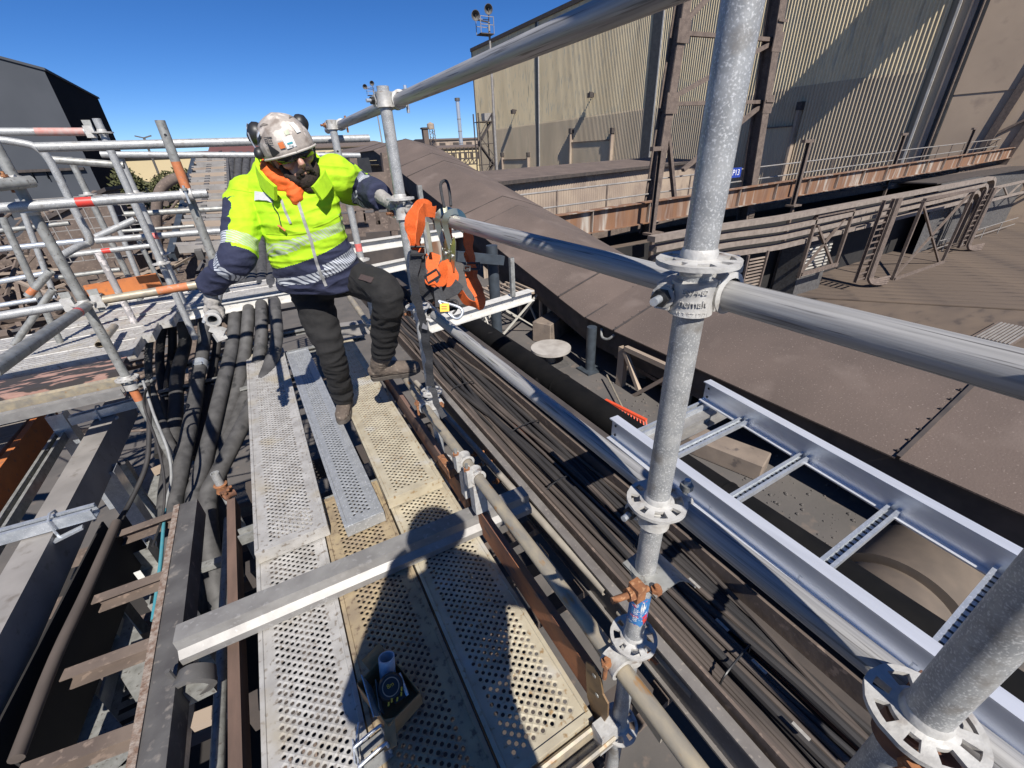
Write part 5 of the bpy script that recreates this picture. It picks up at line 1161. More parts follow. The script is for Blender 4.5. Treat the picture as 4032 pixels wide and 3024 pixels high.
bp = [P(-20, 300, y=3.9), P(40, 308, y=3.9), P(78, 318, y=3.9), P(104, 342, y=3.9), P(128, 385, y=3.9), P(160, 450, y=3.9), P(194, 515, y=3.9), P(186, 528, y=3.9), P(165, 535, y=3.8), P(128, 556, y=3.7)]
MB().path(bp, .021, 14, sub=5).build('bent_handrail', GALV, label='bent grey handrail tube curving down at the left', cat='handrail')
rod('scaffold_tube', P(112, 345, y=4.4), P(268, 357, y=4.4), 'short tube joining bent handrail and upright', GALVD)
rod('scaffold_tube', P(270, 463, y=5.2), P(492, 450, y=5.2), 'thin tube crossing before the far cable rack', GALVD)
rod('scaffold_tube', P(208, 512, y=4.7), P(292, 474, y=4.7), 'short sloping brace tube behind the bent handrail', GALV)
rod('scaffold_tube', P(206, 520, y=4.6), P(495, 497, y=4.6), 'tube with red tape low behind the left uprights', bands=((.4, .08, PINK),))
rod('scaffold_tube', P(135, 553, y=5.0), P(330, 530, y=5.0), 'thin tube with bright red tape low at left', bands=((.47, .06, RED),), r=.021)
rod('scaffold_tube', P(-20, 540, y=4.8), P(182, 520, y=4.8), 'white scuffed tube low at the left edge', GALVB, r=.021)
rod('scaffold_tube', P(-20, 612, y=4.6), P(110, 588, y=4.6), 'thin pale tube across the left edge', GALVB, r=.018)
rod('scaffold_tube', P(5, 470, y=4.3), P(140, 760, y=4.3), 'slender upright tube at far left', GALVD, r=.021)
rod('scaffold_tube', P(30, 745, y=4.0), P(115, 625, y=4.0), 'sloping thin tube at far left', GALVD, r=.02)
rod('scaffold_tube', P(60, 640, y=4.2), P(110, 585, y=4.2), 'short brown end tube at far left', GALVD, r=.024, bands=((.2, .05, ORPAINT),))
js = P(212, 545, y=4.5); rod('scaffold_tube', V((js.x, 4.5, .35)), js, 'paint spattered upright stub on the left platform', mat('paint spattered tube', (.36, .34, .33), (.28, .26, .25), 12, .6, .1, 0, (.6, .55, .53), 24, (.52, .58)))
MB().bar(P(190, 634, y=5.0), P(345, 606, y=5.0), .03, .14).build('orange_toe_board', WOODO, label='orange painted toe board on the left platform', cat='toe board')
for i, (a, b, y, r, m_) in enumerate((((-15, 500), (150, 482), 5.6, .02, GALVD), ((40, 430), (118, 640), 5.4, .022, GALV), ((120, 600), (260, 582), 5.5, .02, GALVD), ((228, 420), (300, 600), 6.0, .024, GALV), ((300, 520), (360, 640), 5.8, .022, GALVD), ((0, 660), (120, 640), 5.0, .02, GALVB), ((260, 500), (420, 488), 6.0, .018, GALVD))):
    rod('scaffold_tube', P(*a, y=y), P(*b, y=y), ('thin rail before the dusty pipework at the far left', 'farther sloping upright at the far left', 'low rail behind the paint spattered stub', 'farther upright behind the red taped rails', 'upright foot left of the far cable rack', 'lowest pale rail at the left edge', 'faint rail crossing before the curved duct')[i], m_, r)
# platform planks
FLK = WOODF
def xplank(y0, w, x0, x1, z, m_, label):
    return plank('platform_plank', x1, w, y0, x1-x0, z, m_, label, yaw=math.pi/2, group='platform planks')
pk = thing('flaking_plank', 'wooden platform plank with flaking black and pink paint', 'plank')
MB().bar((-3.4, 3.56, .47), (-1.09, 3.52, .47), .27, .04).build('board', FLK, pk)
xplank(3.74, .3, -3.4, -1.06, .5, PLANKG, 'perforated platform plank next to the flaking board')
xplank(4.07, .3, -3.4, -1.0, .5, PLANKG, 'perforated platform plank in the middle of the left platform')
xplank(4.40, .3, -3.4, -.9, .5, PLANKG, 'farthest perforated plank of the left platform')
xplank(4.72, .3, -1.75, .35, .515, PLANKG, 'walkway plank above the hoses, nearest edge')
xplank(5.04, .3, -1.75, .35, .515, PLANKG, 'walkway plank above the hoses, far side')
MB().prof((-1.62, 4.69, .45), (.3, 4.69, .45), [(-.012, -.05), (.02, -.05), (.02, -.04), (0, -.03), (0, .03), (.02, .04), (.02, .05), (-.012, .05)]).build('walkway_edge_beam', MATS['white painted beam'], label='pale ribbed edge beam under the walkway', cat='beam')
for i, (z, y, m_) in enumerate(((.43, 3.36, YTUBE), (.40, 3.25, ALUW))):
    MB().prof((-3.4, y, z), (-1.07, y, z), [(-.03, .025), (-.022, .025), (-.015, -.02), (.015, -.02), (.022, .025), (.03, .025), (.024, -.03), (-.024, -.03)]).build('platform_transom', m_, label=('yellowish transom under the flaking plank', 'pale grooved transom in front of the left platform')[i], cat='transom', group='platform transoms')
ct = P(300, 830, z=.40); o = thing('clamp_cluster', 'small cluster of clamp bolts at the foot of the left upright', 'clamp')
for k in range(4): MB().tube(ct+V((-.06+.03*k, 0, -.02)), ct+V((-.02+.04*k, -.03, .01*k)), .009, 8).build('bolt', GALVD, o)
MB().lathe((FX, FY, .405), (0, 0, 1), [(.0246, -.02), (.036, -.018), (.036, .018), (.0246, .02)], 16).build('jaw', CAST, o)
ot = P(214, 745, z=.6); rod('tube_end', ot, ot+V((-.02, .5, -.02)), 'open tube end clamped to the left upright', YTUBE, group='tube ends')
# ladder like cable rack far behind with thick cables beside it
rk_ = thing('far_cable_rack', 'slanting grey cable rack with many rungs behind the worker', 'cable rack')
a0_, a1_ = P(372, 555, y=6.8), P(421, 343, y=12.5); b0_, b1_ = P(500, 548, y=6.8), P(490, 338, y=12.5)
for a, b in ((a0_, a1_), (b0_, b1_), (a0_.lerp(b0_, .45), a1_.lerp(b1_, .5))): MB().bar(a, b, .08, .12).build('side_rail', BLUEST if a is a0_ else GREYD, rk_)
for k in range(30):
    t = (k+.5)/30; p = a0_.lerp(a1_, t)+V((random.uniform(0, .1), 0, .05)); q = b0_.lerp(b1_, t)+V((0, 0, .05))
    MB().bar(p, q, .05, .045 if k % 5 else .09).build('rung', (GREYST, GREYST, TAN)[k % 3], rk_)
for k in range(5):
    us, ue = 497+k*22, 500+k*17
    pts = [P(us+6, 690, y=5.0), P(us+4, 640, y=5.6), P(us+2, 555, y=6.8), P((us+ue)/2-2, 450, y=9), P(ue-3, 385, y=11), P(ue, 340, y=12.6), P(ue+6, 334, y=14)]
    MB().path(pts, .075 if k else .085, 12, sub=4).build('thick_cable', HOSE, label=('leftmost', 'second', 'third', 'fourth', 'rightmost')[k]+' thick dark cable on the far cable rack', cat='cable', group='thick cables on the far rack')
# tangle of dusty steel behind the left scaffold
jb = MB(); rn = random.Random(5)
for i in range(420):
    y = rn.uniform(6.0, 15); x = rn.uniform(-6.5, -.75-.05*y); z = rn.uniform(-1.6, .55+.09*(y-6)*rn.random())
    L = rn.uniform(.5, 2.4); an = rn.choice((0, 0, math.pi/2, rn.uniform(0, 3.1))); tz = rn.choice((0, 0, .25, -.25, 1.2)) if i % 3 else 0
    d = V((math.cos(an), math.sin(an), tz)).normalized()*L; w_max = .95-z
    if d.z > w_max: d.z = w_max
    w = rn.choice((.03, .05, .05, .08, .14))
    (jb.bar if i % 2 else (lambda p, q, w_, h_: jb.tube(p, q, w_*.6, 8)))(V((x, y, z)), V((x, y, z))+d, w, w)
jb.build('pipe_tangle', [BROWN], label='tangle of dusty pipes and steel beams behind the left scaffold', cat='pipework', kind='stuff')
jb = MB()
for i in range(110):
    y = rn.uniform(6, 13); x = rn.uniform(-5.5, -1.1); z = rn.uniform(-.6, .5+.09*(y-6)*rn.random()); L = rn.uniform(.3, 1.2); an = rn.uniform(0, 3.1); 
    jb.bar(V((x, y, z)), V((x, y, z))+V((math.cos(an)*L, math.sin(an)*L, rn.uniform(-.2, .2))), .03, .03)
jb.build('pale_pipe_tangle', [TAN], label='scatter of pale thin pipes among the dusty steel at left', cat='pipework', kind='stuff')
wm = thing('wire_mesh_panel', 'square wire mesh panel behind the bent handrail', 'mesh panel')
c = P(215, 492, y=6.1)
for k in range(9): MB().bar(c+V((-.45+.1*k, 0, -.3)), c+V((-.45+.1*k, 0, .3)), .008, .008).build('wire', GREYST, wm)
for k in range(7): MB().bar(c+V((-.45, .006, -.3+.1*k)), c+V((.35, .006, -.3+.1*k)), .008, .008).build('wire', GREYST, wm)
hp_ = thing('dusty_hopper', 'brown wedge shaped hopper lid behind the bent handrail', 'hopper')
c = P(150, 462, y=9)*1.0; MB().hexa([c+V(p) for p in ((-.5, 0, -1.2), (.5, 0, -1.2), (.5, 1, -1.2), (-.5, 1, -1.2), (-.5, 0, -.15), (.5, 0, .25), (.5, 1, .25), (-.5, 1, -.15))]).build('body', BROWN, hp_); MB().hexa([c+V(p) for p in ((-.55, -.06, -.17), (.55, -.06, .27), (.55, 1.1, .27), (-.55, 1.1, -.17), (-.55, -.06, -.12), (.55, -.06, .32), (.55, 1.1, .32), (-.55, 1.1, -.12))]).build('lid', BROWND, hp_)
bl = thing('curved_duct', 'brown curved duct elbow under the far yellow shed', 'duct')
MB().path([P(342, 560, y=8.5), P(338, 470, y=8.5), P(345, 415, y=8.5), P(372, 388, y=8.5), P(405, 382, y=8.5)], .07, 12).build('elbow', BROWN, bl)
# ================================================================== PEOPLE
from mathutils.bvhtree import BVHTree
def loft(mb, secs, side, seg=22):
    """elliptical sections (centre, half width, half depth) along a limb"""
    vs = []; n = len(secs)
    for i, (c, a, b) in enumerate(secs):
        t = (V(secs[min(i+1, n-1)][0])-V(secs[max(i-1, 0)][0])).normalized()
        s = V(side); s = (s-t*s.dot(t)).normalized(); u = s.cross(t)
        vs += [V(c)+s*a*math.cos(k*2*math.pi/seg)+u*b*math.sin(k*2*math.pi/seg) for k in range(seg)]
    t0 = (V(secs[0][0])-V(secs[1][0])).normalized(); t1 = (V(secs[-1][0])-V(secs[-2][0])).normalized()
    fs = [(i*seg+k, i*seg+(k+1) % seg, (i+1)*seg+(k+1) % seg, (i+1)*seg+k) for i in range(n-1) for k in range(seg)]
    vs += [V(secs[0][0])+t0*min(secs[0][1:])*.3, V(secs[-1][0])+t1*min(secs[-1][1:])*.3]; e = n*seg
    fs += [(e, (k+1) % seg, k) for k in range(seg)]+[(e+1, (n-1)*seg+k, (n-1)*seg+(k+1) % seg) for k in range(seg)]
    mb.add(vs, fs)
def dense(pts, rad, m=6):
    """more sections along a bent limb"""
    out = []
    pts = [V(p) for p in pts]
    for i in range(len(pts)-1):
        a = pts[max(i-1, 0)]; b = pts[i]; c = pts[i+1]; d = pts[min(i+2, len(pts)-1)]
        for k in range(m):
            t = k/m; q = .5*((2*b)+(c-a)*t+(2*a-5*b+4*c-d)*t*t+(3*b-a-3*c+d)*t**3)
            r = [rad[i][j]*(1-t)+rad[i+1][j]*t for j in (0, 1)]; out.append((q, *r))
    out.append((pts[-1], *rad[-1])); return out
def solid(name, mb, voxel, it=5, fold=0.0, fs=14.0, dirs=None):
    me = mb.mesh(name, SKIN); t = bpy.data.objects.new(name+'_tmp', me); col.objects.link(t)
    r = t.modifiers.new('r', 'REMESH'); r.mode = 'VOXEL'; r.voxel_size = voxel
    s = t.modifiers.new('s', 'SMOOTH'); s.factor = .5; s.iterations = it
    out = bpy.data.meshes.new_from_object(t.evaluated_get(bpy.context.evaluated_depsgraph_get()))
    bpy.data.objects.remove(t); out.name = name
    if fold:
        nr = [v.normal.copy() for v in out.vertices]
        for v, n in zip(out.vertices, nr):
            p = v.co; q = V((p.x*fs*.6, p.y*fs*.6, p.z*fs*1.5)); a = fold if not dirs else fold*dirs(p)
            w = noise.noise(q+V((noise.noise(q*.5)*1.2, 0, 0))); v.co = p+n*(a*(1-abs(w)*2.4)*.8+a*.5*noise.noise(q*2.3))
    out.polygons.foreach_set('use_smooth', [True]*len(out.polygons)); out.update(); return out
def put(name, me, mats, parent=None, fn=None):
    me.materials.clear()
    for m_ in mats: me.materials.append(m_)
    if fn:
        for p in me.polygons: p.material_index = fn(p.center, p.normal)
    o = bpy.data.objects.new(name, me); col.objects.link(o)
    if parent: o.parent = parent
    return o
def near(p, pts):
    """closest place on a polyline: (parameter 0..1, distance)"""
    best = (0, 9); L = [0]
    for i in range(len(pts)-1): L.append(L[-1]+(pts[i+1]-pts[i]).length)
    for i in range(len(pts)-1):
        d = pts[i+1]-pts[i]; t = max(0, min(1, (p-pts[i]).dot(d)/d.length_squared)); q = (pts[i]+d*t-p).length
        if q < best[1]: best = ((L[i]+t*d.length)/L[-1], q)
    return best
def grip(mb, c, tdir, wrist, r, spread=.021, fr=.0115, thumb=1, curl=3.6, off=0.0):
    """gloved hand closed round a tube: four fingers one way, thumb the other"""
    c = V(c); t = V(tdir).normalized(); w = V(wrist)-c; w = (w-t*w.dot(t)).normalized(); s = t.cross(w)*thumb
    R_ = r+fr*.85
    for k in range(4):
        ln = (.9, 1.0, .96, .8)[k]*curl; base = c+t*(k-1.5)*spread*1.05; pts = []
        for j in range(8):
            a = -.35+ln*j/7+off; pts.append(base+(w*math.cos(a)+s*math.sin(a))*R_)
        mb.path([base+w*(R_+.03)]+pts, [fr*1.15]+[fr*(1.08-.03*j) for j in range(8)], 9, sub=2)
    pts = [c+w*(R_+.02)+t*spread*1.3]+[c+t*spread*(1.9-.12*j)+(w*math.cos(-.3-.42*j)+s*math.sin(-.3-.42*j))*R_ for j in range(6)]
    mb.path(pts, [fr*1.3]+[fr*(1.2-.05*j) for j in range(6)], 9, sub=2)
    mb.ell(c+w*(R_+.018), [t*.046, s*.036, w*.024], 14, 10)
    mb.path([c+w*(R_+.02), V(wrist).lerp(c+w*(R_+.02), .4), V(wrist)], [.03, .03, .034], 12, sub=3)
# ---------------------------------------------------------------- the worker
W_ = {}
tors = [((612, 664), (780, 562), 2.27, .15), ((600, 628), (775, 545), 2.22, .155), ((588, 590), (764, 522), 2.16, .155), ((574, 545), (748, 490), 2.10, .155), ((560, 500), (740, 455), 2.05, .158), ((542, 460), (738, 420), 2.03, .155), ((520, 425), (738, 388), 2.02, .138), ((540, 395), (718, 362), 2.02, .11), ((578, 378), (690, 356), 2.01, .09)]
TS = []
for l, r, d, b in tors:
    p, q = P(*l, d=d), P(*r, d=d); TS.append(((p+q)/2, (p-q).length/2*.92, b*.84))
side = (P(738, 420, d=2.03)-P(542, 460, d=2.03)).normalized()
TAX = [V(c) for c, a, b in TS]
shR, elR, wrR = P(534, 425, d=2.0), P(513, 556, d=1.93), P(474, 634, d=2.08)
shL, elL, wrL = P(722, 382, d=2.03), P(781, 410, d=2.26), P(822, 424, d=2.0)
tube_z = .985; handR = V((-.338, 2.50, tube_z)); handL = V((SX, 2.01, 1.425))
wrR = handR+V((.02, -.0, .125)); 
person = None
hipR, knR, anR = P(668, 622, d=2.40), P(714, 756, d=2.47), P(745, 872, d=2.93)
hipL, knL, anL = P(742, 585, d=2.42), P(836, 634, d=2.10), P(828, 772, d=2.50)
Hc = P(630, 332, d=1.88)
hf = (_r*.58+_d*.40-_f*.71).normalized(); hu = (-_d*.84-_r*.38-_f*.38); hu = (hu-hf*hu.dot(hf)).normalized(); hr = hf.cross(hu)
def HP(r, u, f): return Hc+hr*r+hu*u+hf*f
# body: head with features, neck, slim trunk and limbs in one skin
b = MB()
b.ell(HP(0, .02, -.01), [hr*.077, hf*.098, hu*.115], 24, 18); b.ell(HP(0, -.075, .03), [hr*.055, hf*.06, hu*.055], 18, 12); b.ell(HP(0, -.108, .062), [hr*.028, hf*.026, hu*.024], 12, 8)
b.path([HP(0, .005, .085), HP(0, -.03, .108), HP(0, -.047, .112)], [.011, .0145, .016], 10); b.ell(HP(0, -.05, .098), [hr*.02, hf*.016, hu*.012], 10, 8)
b.ell(HP(0, .022, .078), [hr*.06, hf*.02, hu*.012], 14, 8); b.ell(HP(0, -.078, .085), [hr*.026, hf*.014, hu*.008], 12, 8)
for s in (-1, 1): b.ell(HP(s*.082, -.015, -.01), [hr*.012, hf*.022, hu*.034], 12, 8); b.ell(HP(s*.045, -.03, .062), [hr*.026, hf*.024, hu*.02], 12, 8)
nk = P(634, 372, d=2.0); b.path([HP(0, -.06, -.01), HP(0, -.1, -.02).lerp(nk, .5), nk+V((0, .02, -.06))], [.06, .06, .075], 16)
loft(b, [(c, a*.75, bb*.75) for c, a, bb in TS], side)
for pts, rr in (((shR, elR, wrR), (.06, .045, .033)), ((shL, elL, wrL), (.06, .045, .033)), ((hipR, knR, anR), (.06, .038, .03)), ((hipL, knL, anL), (.06, .038, .03))): b.path(pts, rr, 14, sub=5)
person = put('person', solid('person', b, .0065, 2), [SKIN])
tag(person, 'bearded worker in yellow and navy jacket gripping the scaffold, one boot raised', 'person')
# jacket
j = MB(); loft(j, TS, side, 30)
j.path(dense([shR, elR, wrR], [(.09, .09), (.076, .076), (.058, .058)]) and [shR+side*.05, shR, shR.lerp(elR, .5), elR, elR.lerp(wrR, .5), wrR], [.07, .087, .08, .072, .063, .054], 20, sub=5)
j.path([shL-side*.05, shL, shL.lerp(elL, .5), elL, elL.lerp(wrL, .5), wrL], [.078, .098, .095, .088, .074, .058], 20, sub=5)
jm = solid('jacket', j, .0038, 22, .0085, 13)
AR, AL = [shR, elR, wrR], [shL, elL, wrL]
def jcol(p, n):
    tT, dT = near(p, TAX); tR, dR = near(p, AR); tL, dL = near(p, AL)
    sd = (p-TAX[0].lerp(TAX[-1], tT)).dot(side); tT -= .24*sd/.6
    if dL < dT*.75 and tL > .02:
        if n.dot(-_d) > .72 and tL > .05: return 1
        if tL < .36: return 0
        if tL < .48: return 3
        if tL < .57: return 0
        if tL < .63: return 1
        if tL < .74: return 2
        return 1
    inner = (p-(shR+(elR-shR)*min(1, tR/.55))).dot(_r) > .02 and n.dot(_r) < .1
    if dR < dT*.72 and tR > .02 and not (inner and tR < .5):
        if tR < .40: return 1 if n.dot(-_r) > .12 and tR > .1 else 0
        if tR < .50: return 2 if n.dot(-_r) > .12 else 3
        if tR < .525: return 0 if n.dot(-_r) < -.2 else 1
        if tR < .60: return 1
        if tR < .70: return 2
        return 1
    if tT < .15: return 1
    if tT < .235: return 2
    if tT < .325: return 1
    if tT < .425: return 0
    if tT < .50: return 3
    return 0
jk = put('jacket', jm, [HIVIS, NAVY, REFL, REFY], person, jcol)
bvh = BVHTree.FromPolygons([v.co for v in jm.vertices], [p.vertices for p in jm.polygons])
def surf(u, v, off=.003, tree=None):
    k = W0/2212; ry = (_f+_r*((u*k-2016)/FPX)+_d*((v*k-1512)/FPX)).normalized()
    h, n, i, d = (tree or bvh).ray_cast(CAM, ry)
    if h is None: return P(u, v, d=1.9), -ry
    return h+n*off, n
def ribbon(name, px, w, m_, parent, off=.004, th=.003):
    pts = []; fine = []
    for i in range(len(px)-1):
        for k in range(6): t = k/6; fine.append((px[i][0]*(1-t)+px[i+1][0]*t, px[i][1]*(1-t)+px[i+1][1]*t))
    fine.append(px[-1]); vs = []; hs = [surf(u, v, off) for u, v in fine]
    for i, (h, n) in enumerate(hs):
        d = (hs[min(i+1, len(hs)-1)][0]-hs[max(i-1, 0)][0]).normalized(); s = d.cross(n).normalized()
        vs += [h-s*w/2, h+s*w/2, h+s*w/2-n*th, h-s*w/2-n*th]
    fs = [(i*4+k, i*4+(k+1) % 4, i*4+4+(k+1) % 4, i*4+4+k) for i in range(len(hs)-1) for k in range(4)]
    return MB().add(vs, fs+[(0, 1, 2, 3)]).build(name, m_, parent)
ZIPM = mat('grey zip tape', (.34, .33, .32), (.26, .26, .25), 90, .7)
ribbon('zip', [(642, 428), (655, 470), (672, 520), (682, 560), (692, 590), (705, 618)], .014, ZIPM, jk)
ribbon('pocket_zip', [(608, 432), (616, 455), (628, 482)], .011, ZIPM, jk)
FLAP = mat('grey pocket flap', (.48, .47, .5), (.42, .41, .44), 60, .75)
ribbon('pocket_flap', [(552, 424), (590, 428)], .042, FLAP, jk, .006)
ribbon('seam', [(575, 505), (620, 508), (662, 503)], .004, mat('darker yellow seam', (.36, .56, .01), (.32, .5, .01), 40, .9), jk, .002)
ribbon('seam', [(675, 492), (710, 480), (738, 462)], .004, MATS['darker yellow seam'], jk, .002)
ribbon('seam', [(500, 408), (540, 415), (580, 420)], .004, MATS['darker yellow seam'], jk, .002)
# stand-up collar of the jacket and the orange hood inside it
nax = (HP(0, -.02, -.03)-P(634, 400, d=1.99)).normalized()
ring = [(596, 424, 1.855), (572, 402, 1.88), (557, 376, 1.94), (562, 352, 2.02), (590, 335, 2.1), (645, 332, 2.12), (690, 352, 2.06), (708, 385, 1.97), (698, 408, 1.90), (684, 424, 1.87)]
MB().path([P(*q[:2], d=q[2])+nax*.012 for q in ring], .01, sub=6, flat=(.0075, .032), up=nax).build('collar', HIVIS, jk, smooth=60)
hd = MB()
hd.ell(P(606, 386, d=1.95), [_r*.085+_d*.03, _d*.085, _f*.085], 22, 14)
hd.ell(P(640, 402, d=1.96), [_r*.09, _d*.065, _f*.09], 22, 14)
hd.ell(P(641, 418, d=1.925), [_r*.038, _d*.056, _f*.05], 20, 12); hd.path([P(578, 345, d=2.0), P(574, 378, d=1.94), P(596, 405, d=1.905)], [.018, .024, .02], 12, sub=5)
put('hood', solid('hood', hd, .006, 3, .007, 24), [ORANGE], jk)
# trousers
t_ = MB(); pel = (hipR+hipL)/2
loft(t_, [(pel+V((0, 0, .14)), .17, .12), (pel+V((0, 0, .03)), .185, .135), (pel+V((0, .01, -.07)), .17, .13)], side)
t_.path([hipR+V((0, 0, .06)), hipR, hipR.lerp(knR, .5), knR, knR.lerp(anR, .5), anR.lerp(knR, .05)+V((0, 0, .03))], [.10, .112, .096, .075, .071, .067], 22, sub=5)
t_.path([hipL+V((0, 0, .05)), hipL, hipL.lerp(knL, .5), knL, knL.lerp(anL, .5), anL.lerp(knL, .08)], [.095, .106, .093, .078, .071, .065], 22, sub=5)
tm_ = solid('trousers', t_, .0085, 6, .010, 11)
tr = put('trousers', tm_, [TROUS], person); bvt = BVHTree.FromPolygons([v.co for v in tm_.vertices], [p.vertices for p in tm_.polygons])
_b = bvh; bvh = bvt
ribbon('knee_patch', [(778, 598), (805, 606)], .03, mat('worn brown patch', (.07, .045, .045), (.05, .035, .035), 40, .9), tr, .004)
ribbon('pocket_seam', [(735, 575), (760, 600), (800, 640)], .003, BLACK, tr, .002)
bvh = _b
# boots
def boot(name, heel, toe, top, label=None):
    heel = V(heel); toe = V(toe); d = (toe-heel); L = d.length; d.normalize(); top = V(top)
    up = (top-heel.lerp(toe, .25)); up = (up-d*up.dot(d)).normalized(); s = d.cross(up)
    m_ = MB(); secs = []
    for t, w, h, z in ((.0, .030, .030, .05), (.06, .038, .045, .055), (.25, .041, .052, .06), (.45, .043, .046, .055), (.62, .047, .037, .046), (.8, .047, .031, .04), (.93, .038, .026, .036), (1.0, .022, .018, .03)):
        secs.append((heel+d*L*t+up*z, w, h))
    loft(m_, secs, s, 20); m_.path([heel+d*L*.24+up*.05, heel.lerp(toe, .22)+up*.10, top], [.047, .05, .058], 18, sub=4)
    me = solid(name, m_, .0055, 3, .003, 30); o = put(name, me, [BOOT], person)
    so_ = MB(); out = []
    for t, w in ((-.02, .018), (.02, .034), (.15, .040), (.35, .038), (.55, .046), (.75, .050), (.9, .042), (1.0, .024), (1.025, .008)): out.append((t, w))
    pts = [heel+d*L*t+s*w for t, w in out]+[heel+d*L*t-s*w for t, w in reversed(out)]
    so_.plate([p-up*.004 for p in pts], .028, up); so_.build('sole', SOLE, o)
    for k in range(5):
        c = heel+d*L*(.36+.075*k)+up*(.105-.011*k); MB().path([c-s*.03-up*.006, c+up*.004, c+s*.03+d*.012-up*.006], .0028, 6).build('lace', mat('tan lace', (.3, .25, .16), (.22, .18, .12), 60, .9), o)
    return o
boot('boot', P(804, 816, z=.425), P(906, 797, z=.44), anL+V((.0, 0, .02)))
boot('boot', V((.185, 2.89, .083)), V((.092, 2.60, .083)), anR+V((0, 0, .04)))
# gloves
for c, td, wr, r, th, nm in ((handR, (0, 1, 0), wrR, R48, 1, 'r'), (handL, (0, 0, 1), wrL, R48, -1, 'l')):
    gm = MB(); grip(gm, c, td, wr, r, thumb=th, fr=.0125); put('glove', solid('glove', gm, .004, 2, .001, 40), [GLOVE], person)
# helmet
hl = MB(); cen = HP(0, .035, -.012); ax3 = (.113, .137, .124)
def dome(az, el, off=0.0):
    """helmet surface: az from the front towards the worker's left, el from the rim up"""
    r = math.cos(el); k = 1+off/.13
    tail = 1+.05*max(0, -math.cos(az))*r
    return cen+(hr*math.sin(az)*r*ax3[0]+hf*math.cos(az)*r*ax3[1]*tail+hu*math.sin(el)*ax3[2])*k
seg, rg = 48, 14; vs = []
for i in range(rg+1):
    el = -.22+(math.pi/2+.22)*i/rg
    for k in range(seg):
        az = 2*math.pi*k/seg; off = .006 if i == 0 else 0
        rib = .0035*math.exp(-((math.sin(az)*math.cos(el))/.1)**2)+.0025*math.exp(-((abs(math.sin(az))*math.cos(el)-.55)/.08)**2)
        vs.append(dome(az, el, off+rib))
hl.add(vs, [(i*seg+k, i*seg+(k+1) % seg, (i+1)*seg+(k+1) % seg, (i+1)*seg+k) for i in range(rg) for k in range(seg)])
ho = hl.build('helmet', HELM, person, 'scuffed off white climbing style helmet', smooth=60)
so2 = ho.modifiers.new('t', 'SOLIDIFY'); so2.thickness = .004; so2.offset = -1
MB().path([dome(2*math.pi*k/40, -.225, .005) for k in range(41)], .005, 8, sub=1).build('rim', mat('pale helmet rim', (.52, .48, .43), (.42, .38, .34), 40, .6), ho)
def decal(name, az, el, w, h, m_, off=.002, tri=False, n=6, rot=0):
    vs = []
    for i in range(n+1):
        for k in range(n+1):
            x = (k/n-.5)*w; y = (i/n-.5)*h
            if tri: x *= (1-i/n)
            X = x*math.cos(rot)-y*math.sin(rot); Y = x*math.sin(rot)+y*math.cos(rot)
            e = el+Y/.13; vs.append(dome(az+X/.13/max(.3, math.cos(e)), e, off))
    return MB().add(vs, [(i*(n+1)+k, i*(n+1)+k+1, (i+1)*(n+1)+k+1, (i+1)*(n+1)+k) for i in range(n) for k in range(n)]).build(name, m_, ho)
for s in (-1, 1):
    decal('vent', s*1.35, .42, .075, .022, BLACK, .0035, True, rot=-.5*s); decal('vent', s*.9, .85, .06, .014, mat('vent shade', (.2, .17, .15), (.16, .14, .12), 40, .8), .0035, True); decal('vent', s*1.7, .8, .05, .013, MATS['vent shade'], .0035, True)
decal('side_panel', .80, .06, .05, .055, BLACK, .004, True, rot=-.3)
decal('sticker', .08, .10, .046, .042, WHITES, .0045); decal('sticker_mark', .08, .07, .026, .007, TEAL, .0055)
decal('sticker', .38, .08, .024, .024, ORST, .0045)
decal('sticker', -.45, .45, .026, .045, WHITES, .0045); decal('sticker', 1.25, .55, .028, .014, mat('pale blue sticker', (.45, .52, .6), (.6, .6, .6), 90, .5), .0045, rot=-.6); decal('sticker', .0, .38, .02, .018, mat('green sticker', (.36, .4, .28), (.3, .34, .22), 60, .5), .0045)
def on_helmet(az, el, off=.006):
    c0 = dome(az, el)
    def fn(x, y, h):
        q = c0+_r*x-_d*y-cen; l = V((q.dot(hr)/ax3[0], q.dot(hf)/ax3[1], q.dot(hu)/ax3[2])).normalized()*(1+off/.13)
        return cen+hr*l.x*ax3[0]+hf*l.y*ax3[1]+hu*l.z*ax3[2]
    return fn
fh = on_helmet(.78, .30); text_part('helmet_print', 'BESS', .019, BPRINT, ho, fh, 0)
for yy in (.012, -.012): MB().add([fh(x, y, 0) for x, y in ((-.02, yy-.0015), (.02, yy-.0015), (.02, yy+.0015), (-.02, yy+.0015))], [(0, 1, 2, 3)]).build('print_bar', BPRINT, ho)
fh2 = on_helmet(.08, -.02); text_part('sticker_print', '0198', .010, BPRINT, ho, fh2, 0)
# ear defenders folded back against the helmet
em = thing('x', 'x', 'x'); bpy.data.objects.remove(em)
for i, (u, v, d, s) in enumerate(((550, 287, 1.95, 1.05), (650, 266, 2.05, .85))):
    c = P(u, v, d=d); n = (-_r*.75-_f*.5-_d*.1) if i == 0 else (_r*.8-_f*.1)
    e = MB().lathe(c, n, [(0, .032), (.022*s, .030), (.04*s, .018), (.046*s, 0), (.046*s, -.012), (.036*s, -.022), (0, -.022)], 24)
    e = e.build('ear_defender', BLACK, ho); e.scale = (1, 1, 1)
    at_ = dome(1.55 if i == 0 else -1.55, .02, .012)
    if i: continue
    MB().path([c+n.normalized()*.02+V((0, 0, .03)), c+n.normalized()*.03, at_.lerp(c, .4)+n.normalized()*.02, at_], .0028, 8).build('wire_arm', GALVB, e)
    MB().ell(at_, [_r*.022, _d*.027, _f*.02], 14, 10).build('hinge', BLACK, e)
